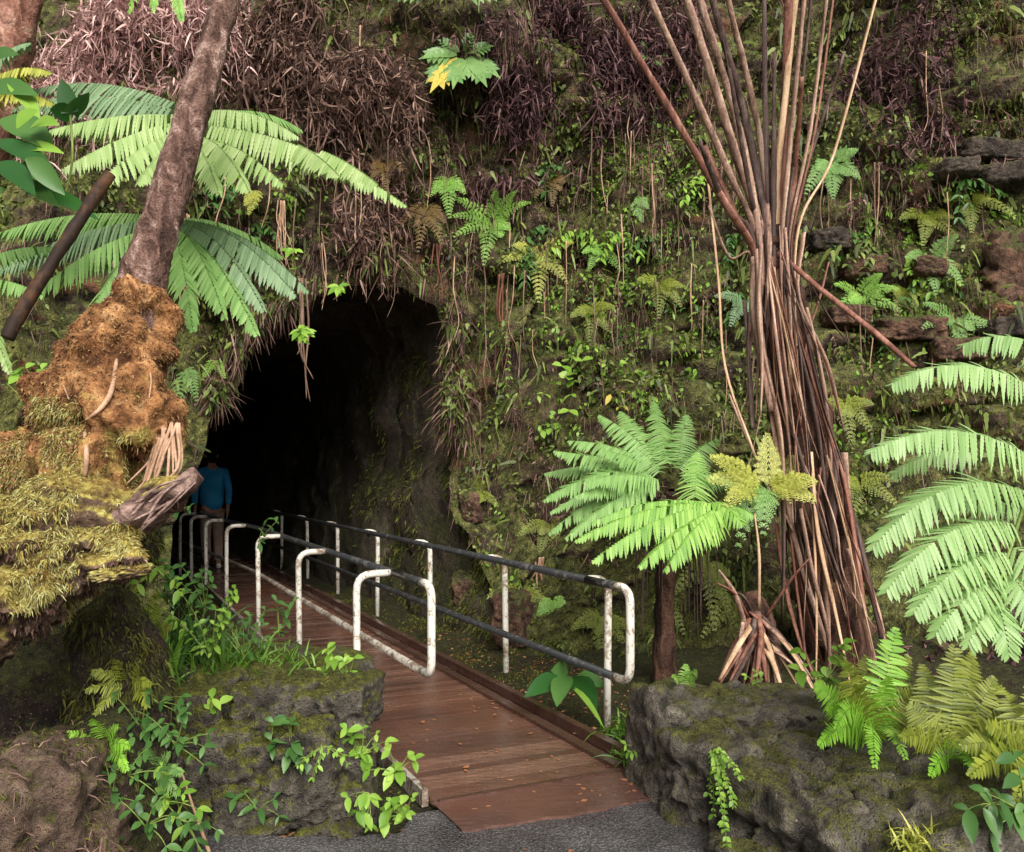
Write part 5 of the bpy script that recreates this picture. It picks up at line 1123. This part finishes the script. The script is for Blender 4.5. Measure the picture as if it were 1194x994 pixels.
# ------------------------------------------------------------------ what covers the cliff and cannot be counted
def ell(px, py, rx, ry):
    return lambda X, Y: np.clip(1.25 - np.sqrt(((X - px) / rx) ** 2 + ((Y - py) / ry) ** 2), 0, 1) * 2
def thatch(label, areas, n, mat, ln, seed, out=(.05, .42), leaf=.115, wid=.0145):
    n = int(n * .8)
    """hanging dead fern litter: thin drooping stems, each with pairs of curled narrow leaflets"""
    rg = np.random.default_rng(seed); fs_ = [ell(*a) for a in areas]
    def keep(q, nn):
        X, Y = pix(q); k = sum(f(X, Y) for f in fs_); return k * np.clip(.35 + 1.3 * fbm(q, .55, seed, 2), .02, 2)
    p, nn = sample(CL, n, keep, seed)
    fr = nrm(V(0, -1, 0) + rg.normal(0, .35, p.shape)); p = p + fr * rg.uniform(out[0], out[1], (n, 1)) * rg.random((n, 1))
    L = ln * rg.uniform(.35, 1.0, n) * np.where(rg.random(n) < .12, 2.2, 1); d0 = nrm(fr * .8 + rg.normal(0, .9, p.shape)); mb = MB()
    k = 9; s = np.linspace(0, 1, k)
    ax = p[:, None] + d0[:, None] * (L[:, None] * .55 * (s - .35 * s * s))[..., None]; ax[..., 2] -= (L * rg.uniform(.25, .9, n))[:, None] * s ** 1.7
    tn = np.gradient(ax, axis=1); tn = nrm(tn)
    # stems as narrow ribbons
    sd = nrm(np.cross(tn, rg.normal(0, 1, (n, 1, 3))))
    vs = np.stack([ax - sd * .0028, ax + sd * .0028], 2).reshape(-1, 3); b = np.arange(n)[:, None] * k * 2 + np.arange(k - 1)[None] * 2
    mb.add(vs, np.stack([b, b + 1, b + 3, b + 2], -1).reshape(-1, 4))
    for sg in (-1, 1):
        Q = ax[:, 2:].reshape(-1, 3); T = tn[:, 2:].reshape(-1, 3); K = len(Q); sdv = nrm(np.repeat(sd[:, :1], k - 2, 1).reshape(-1, 3) + rg.normal(0, .4, (K, 3)))
        d = nrm(sg * sdv + T * .5 + V(0, 0, -.35) + rg.normal(0, .5, (K, 3)))
        l = leaf * rg.uniform(.3, 1.0, K) * np.where(rg.random(K) < .15, 1.9, 1); keepk = rg.random(K) < np.repeat(np.where(rg.random(n) < .25, .12, .9), k - 2)
        strips(mb, Q[keepk], d[keepk], rg.normal(0, 1, (K, 3))[keepk], l[keepk], wid * rg.uniform(.7, 1.5, K)[keepk], (.6, 1, .9, .6, .1), rg.uniform(-.1, .7, K)[keepk], 0, rg.normal(0, .9, K)[keepk])
    o = build(mb, 'dead_fern_thatch', M[mat]); tag(o, label, 'dead ferns', None, 'stuff')
thatch('pinkish mat of dead ferns hanging in the upper left behind the leaning trunk', [(150, 45, 120, 75), (70, 80, 60, 60), (240, 20, 60, 60)], 1500, 'dead_pink', .42, 1)
thatch('brown mat of dead ferns hanging right of the leaning trunk at the top', [(400, 60, 120, 80), (430, 140, 60, 50), (340, 70, 50, 60)], 1700, 'dead_brown', .40, 2)
thatch('small brown tuft of dead ferns hanging over the cave mouth', [(425, 255, 38, 45)], 330, 'dead_brown', .34, 3)
thatch('dark maroon mat of dead ferns at the top centre of the cliff', [(660, 60, 130, 80), (620, 150, 80, 60), (580, 190, 45, 30), (730, 30, 80, 60)], 2000, 'dead_maroon', .36, 4)
thatch('maroon mat of dead ferns hanging at the upper right behind the tall stalks', [(1060, 80, 80, 95), (1000, 130, 50, 70), (1090, 150, 50, 30)], 1600, 'dead_maroon', .40, 5)
thatch('sparse dead ferns straggling over the dark ledge at the far right', [(1150, 165, 45, 30), (1020, 215, 60, 35)], 300, 'dead_brown', .32, 6)
thatch('brown dead fern litter behind the sword ferns on the right', [(1150, 770, 70, 40), (1080, 745, 40, 25)], 420, 'dead_maroon', .28, 7, (.1, .6), .06)
thatch('scattered dry leaves and stems clinging all over the cliff', [(700, 250, 260, 130), (300, 200, 160, 110), (1050, 330, 150, 110), (700, 560, 150, 120)], 2300, 'dead_brown', .22, 8, (.02, .12), .05, .009)

def hug(name, label, cat, n, keep, mat, L, W, seed, droop=.6, out=.3, prof=(.7, 1, .15), off=.02, me=None, spread=.5):
    p, nn = sample(me or CL, n, keep, seed); rg = np.random.default_rng(seed + 5)
    D = nrm(nn * out * -np.sign((nn * V(0, 1, 0)).sum(-1, keepdims=True) + 1e-6) + rg.normal(0, spread, p.shape) + V(0, -.15, -.7)); mb = MB()
    strips(mb, p + V(0, -1, 0) * off * rg.random((n, 1)), D, rg.normal(0, 1, p.shape), L * rg.uniform(.4, 1.5, n), W * rg.uniform(.6, 1.4, n), prof, rg.uniform(.1, 1, n) * droop)
    o = build(mb, name, M[mat]); tag(o, label, cat, None, 'stuff')
def frame(X, Y): return (X > -60) & (X < 1260) & (Y > -60) & (Y < 860)
def nocave(X, Y, q): return np.where((X < 200) & (Y > 330), .3, 1.0)
def rim(q, n):
    a, b = to_nd(q); dd = np.min(np.hypot(a[:, None] - hs_[None, ::12, 0], q[:, 2][:, None] - hs_[None, ::12, 1]), 1)
    return np.clip(1.2 - dd / .22, 0, 1) * (q[:, 2] > 1.9) * np.clip(.3 + fbm(q, .3, 91, 2) * 1.4, 0, 1)
hug('cliff_moss', 'dull olive moss and hanging fibres covering the whole cliff', 'moss', 42000, lambda q, n: frame(*pix(q)) * nocave(*pix(q), q) * np.clip(.15 + fbm(q, .45, 61, 3) * 1.3, .0, 1), 'moss_olive', .06, .014, 71)
hug('cliff_foliage', 'small dull green leaves of creeping plants covering the cliff', 'creeping plants', 30000, lambda q, n: frame(*pix(q)) * nocave(*pix(q), q) * np.clip(fbm(q, .38, 63, 3) * 1.6 - .12, 0, 1), 'leaf_olive', .055, .030, 73, .4, .9, (.2, .85, 1, .6, .05), .08)
hug('cliff_leaves', 'scattered small bright green leaves on the middle and right of the cliff', 'creeping plants', 4200, lambda q, n: (lambda X, Y: (ell(760, 230, 90, 150)(X, Y) + ell(1090, 300, 110, 110)(X, Y) + .5 * ell(300, 250, 150, 120)(X, Y) + .7 * ell(700, 420, 130, 120)(X, Y) + .5 * ell(1000, 480, 120, 100)(X, Y) + .4 * ell(580, 640, 60, 80)(X, Y)) * np.clip(fbm(q, .2, 65, 2) * 2, 0, 1))(*pix(q)), 'leaf_bright', .045, .03, 75, .4, .9, (.2, .85, 1, .6, .05), .1)

def inmouth(q, n):
    a, b = to_nd(q); return ((a > 2.4) & (b < 12.5) & (q[:, 2] < 3.0)) * np.clip((12.5 - b) / 4, 0, 1) * np.clip(.2 + fbm(q, .4, 66, 3), 0, 1)
hug('cave_moss', 'dark moss on the right inner wall of the cave mouth', 'moss', 4500, inmouth, 'moss_olive', .055, .014, 77, me=tube_o.data)
hug('hanging_fibres', 'curtains of thin brown fibres and rootlets hanging down the cliff', 'hanging roots', 9000, lambda q, n: frame(*pix(q)) * nocave(*pix(q), q) * (pix(q)[1] < 640) * np.clip(fbm(q * V(1, 1, .3), .22, 67, 3) * 2.4 - .35, 0, 1), 'dead_brown', .24, .0055, 79, .1, .12, (.8, 1, .7, .1), .22, None, .13)
hug('hanging_ferns', 'many small dull green fern leaves drooping all over the cliff', 'small ferns', 5200, lambda q, n: frame(*pix(q)) * nocave(*pix(q), q) * np.clip(fbm(q, .3, 68, 3) * 2.2 - .2, 0, 1), 'leaf_olive', .13, .032, 80, .7, .5, (.3, 1, .75, .9, .5, .6, .05), .16, None, .5)

hug('rim_fringe', 'ragged fringe of dead fern leaves and rootlets round the top of the cave mouth', 'dead ferns', 1100, rim, 'dead_brown', .26, .014, 92, .2, .3, (.7, 1, .8, .5, .1), .25, None, .3)
hug('rim_leaves', 'dull green leaves hanging round the top of the cave mouth', 'creeping plants', 900, rim, 'leaf_olive', .12, .035, 93, .5, .6, (.3, 1, .8, .5, .05), .3, None, .5)
# leaf litter on the soil beside the boardwalk
p, nn = sample(GR, 1800, lambda q, n: ((pix(q)[0] > 300) & (q[:, 1] > 3.6) & (q[:, 1] < 9) & ((to_nd(q)[0] > 2.74) & (to_nd(q)[0] < 3.6) | ((to_nd(q)[0] < 1.46) & (to_nd(q)[0] > .6)))) * 1.0, 81)
rg = np.random.default_rng(82); mb = MB(); d = rg.normal(0, 1, p.shape); d[:, 2] = rg.uniform(-.05, .3, len(d)); s = rg.normal(0, 1, p.shape); s[:, 2] *= .3
strips(mb, p + V(0, 0, .006), d, s, rg.uniform(.015, .05, len(p)), rg.uniform(.008, .018, len(p)), (.3, 1, .1), .1)
tag(build(mb, 'leaf_litter', M['litter']), 'brown leaf litter on the soil along both sides of the boardwalk', 'leaf litter', None, 'stuff')
p, nn = sample(GR, 9000, lambda q, n: ((pix(q)[0] > 120) & (q[:, 1] > 4.15) & (q[:, 1] < 12) & ((to_nd(q)[0] > 2.76) & (to_nd(q)[0] < 3.25) | ((to_nd(q)[0] < 1.46) & (to_nd(q)[0] > .2)))) * np.clip(fbm(q, .3, 15, 2) + .35, 0, 1), 83)
mb = MB(); d = rg.normal(0, .5, p.shape); d[:, 2] = 1; strips(mb, p, d, rg.normal(0, 1, p.shape), rg.uniform(.01, .03, len(p)), .007, (.8, 1, .1), .3)
tag(build(mb, 'ground_moss', M['moss_green']), 'short green moss on the soil along the boardwalk', 'moss', None, 'stuff')

# single fallen leaves on the boardwalk and the asphalt
lm = []
for k in range(4):
    mb = MB(); strips(mb, [V(-.02, 0, .004)], [V(1, 0, .12)], [V(0, 1, .1 * (k - 1.5))], [.045 - .006 * k], [.022 - .002 * k], (.15, .9, 1, .6, .05), .12, .35); lm.append(mb.mesh('fallen_leaf'))
    lm[-1].materials.append(M['litter'])
for i in range(130):
    n = RNG.uniform(1.6, 2.62) if i % 3 else 2.5 + RNG.normal(0, .08); d = 3.7 + 3.4 * RNG.random() ** 1.8; q = nd(n, d, .011)
    if i >= 105: q = V(RNG.uniform(-.4, .8), RNG.uniform(3.3, 3.8), .006)
    o = bpy.data.objects.new('fallen_leaf', lm[i % 4]); COL.objects.link(o); o.location = q; o.rotation_euler = (0, 0, RNG.uniform(0, 6.28)); s_ = RNG.uniform(.45, 1.25); o.scale = (s_, s_, s_)
    tag(o, 'small fallen orange brown leaf lying on the wet red boards' if i < 105 else 'small fallen leaf lying on the dark asphalt in front of the boardwalk', 'leaf', 'fallen leaves on the boardwalk' if i < 105 else 'fallen leaves on the asphalt')

# aerial roots and vines hanging down the cliff
def root(px, py, ln, mat, r, label, group=None, off=.15, n=1, name='hanging_root'):
    b = on(px, py, off)
    t = thing(name, label, 'root', b, group)
    for i in range(n):
        a = b + V(RNG.normal(0, .03), RNG.normal(0, .02), 0) * (n > 1); l = ln * (RNG.uniform(.6, 1) if n > 1 else 1); q = [a, a + V(RNG.normal(0, .02), RNG.normal(0, .02), -l * .4), a + V(RNG.normal(0, .03), RNG.normal(0, .02), -l * .75), a + V(RNG.normal(0, .05), 0, -l)]
        mb = MB(); tube(mb, spline(q, 6), [r, r * .8, r * .4], 5, 1, .1, i); build(mb, 'root', M[mat], t)
root(585, 320, 1.05, 'root_red', .011, 'thick bundle of reddish roots hanging down right of the cave mouth', n=6)
root(510, 285, .62, 'root_red', .009, 'orange brown root bundle hanging over the top of the cave mouth', n=4)
root(330, 235, .75, 'root', .006, 'bundle of pale dry roots hanging under the long pale frond', n=9)
root(290, 345, .62, 'root_thin', .007, 'tangle of roots hanging at the upper left of the cave mouth', n=6)
root(760, 205, .9, 'root_thin', .004, 'curtain of thin roots on the cliff left of the tall stalks', n=9)
root(500, 160, 1.05, 'root', .007, 'single long curved pale root down the centre of the cliff')
root(352, 325, 1.25, 'root_thin', .012, 'stubby dry roots hanging at the left edge of the dark cave mouth', n=5, off=.3)
root(392, 318, .35, 'root_thin', .006, 'short root above the upper leaf sprig at the cave mouth', n=2, off=.2)
root(628, 650, .45, 'root', .010, 'pale dripping roots hanging behind the right handrail', n=7)
root(215, 250, .8, 'root', .006, 'pale thin roots hanging down beside the leaning trunk', n=5, off=2.8)
xs_ = [(375, 270), (545, 290), (563, 300), (600, 310), (612, 315), (460, 280), (530, 300), (690, 180), (715, 150), (735, 130), (770, 180), (790, 240), (660, 280), (685, 300), (745, 310), (805, 330), (640, 350), (720, 360), (820, 350), (360, 120), (350, 60), (420, 30), (590, 20), (665, 50), (1080, 60), (1095, 100), (1140, 30), (1025, 190), (960, 210), (270, 300), (590, 230), (650, 240), (700, 420), (845, 420), (785, 440)]
xs_ += [(RNG.uniform(560, 860), RNG.uniform(140, 420)) for _ in range(40)] + [(RNG.uniform(960, 1150), RNG.uniform(160, 420)) for _ in range(12)] + [(RNG.uniform(240, 480), RNG.uniform(120, 290)) for _ in range(16)]
for i, (x, y) in enumerate(xs_):
    root(x, y, RNG.uniform(.45, 1.2), 'root_thin' if i % 3 else 'root', RNG.uniform(.004, .0085), 'thin brown root hanging straight down the cliff face', 'thin roots hanging on the cliff', off=RNG.uniform(.1, .3))
for i, (x, y, l) in enumerate([(722, 110, .9), (745, 150, 1.1), (765, 120, .7), (708, 200, .9), (790, 170, 1.0), (735, 240, 1.0), (775, 260, 1.0), (805, 230, .8), (690, 330, .7), (755, 340, .7), (730, 55, .5), (815, 300, .8), (700, 60, .8), (660, 220, .8), (640, 260, .9), (1060, 260, .8), (1100, 280, .9), (1010, 260, .8), (830, 180, .9), (845, 300, .9), (670, 330, .8), (585, 380, .7), (560, 350, .6)]):
    b0 = on(x, y, .15); spray('thin leafy vine hanging on the cliff between the cave and the tall stalks', b0, [b0 + V(RNG.normal(0, .06), -.05, -l)], .045, .6, 'leaf_green' if i % 3 else 'leaf_bright', 'hanging_vine', 'vine', .07, .3, 'stem_brown', 'leafy vines hanging on the cliff', 0, .004)
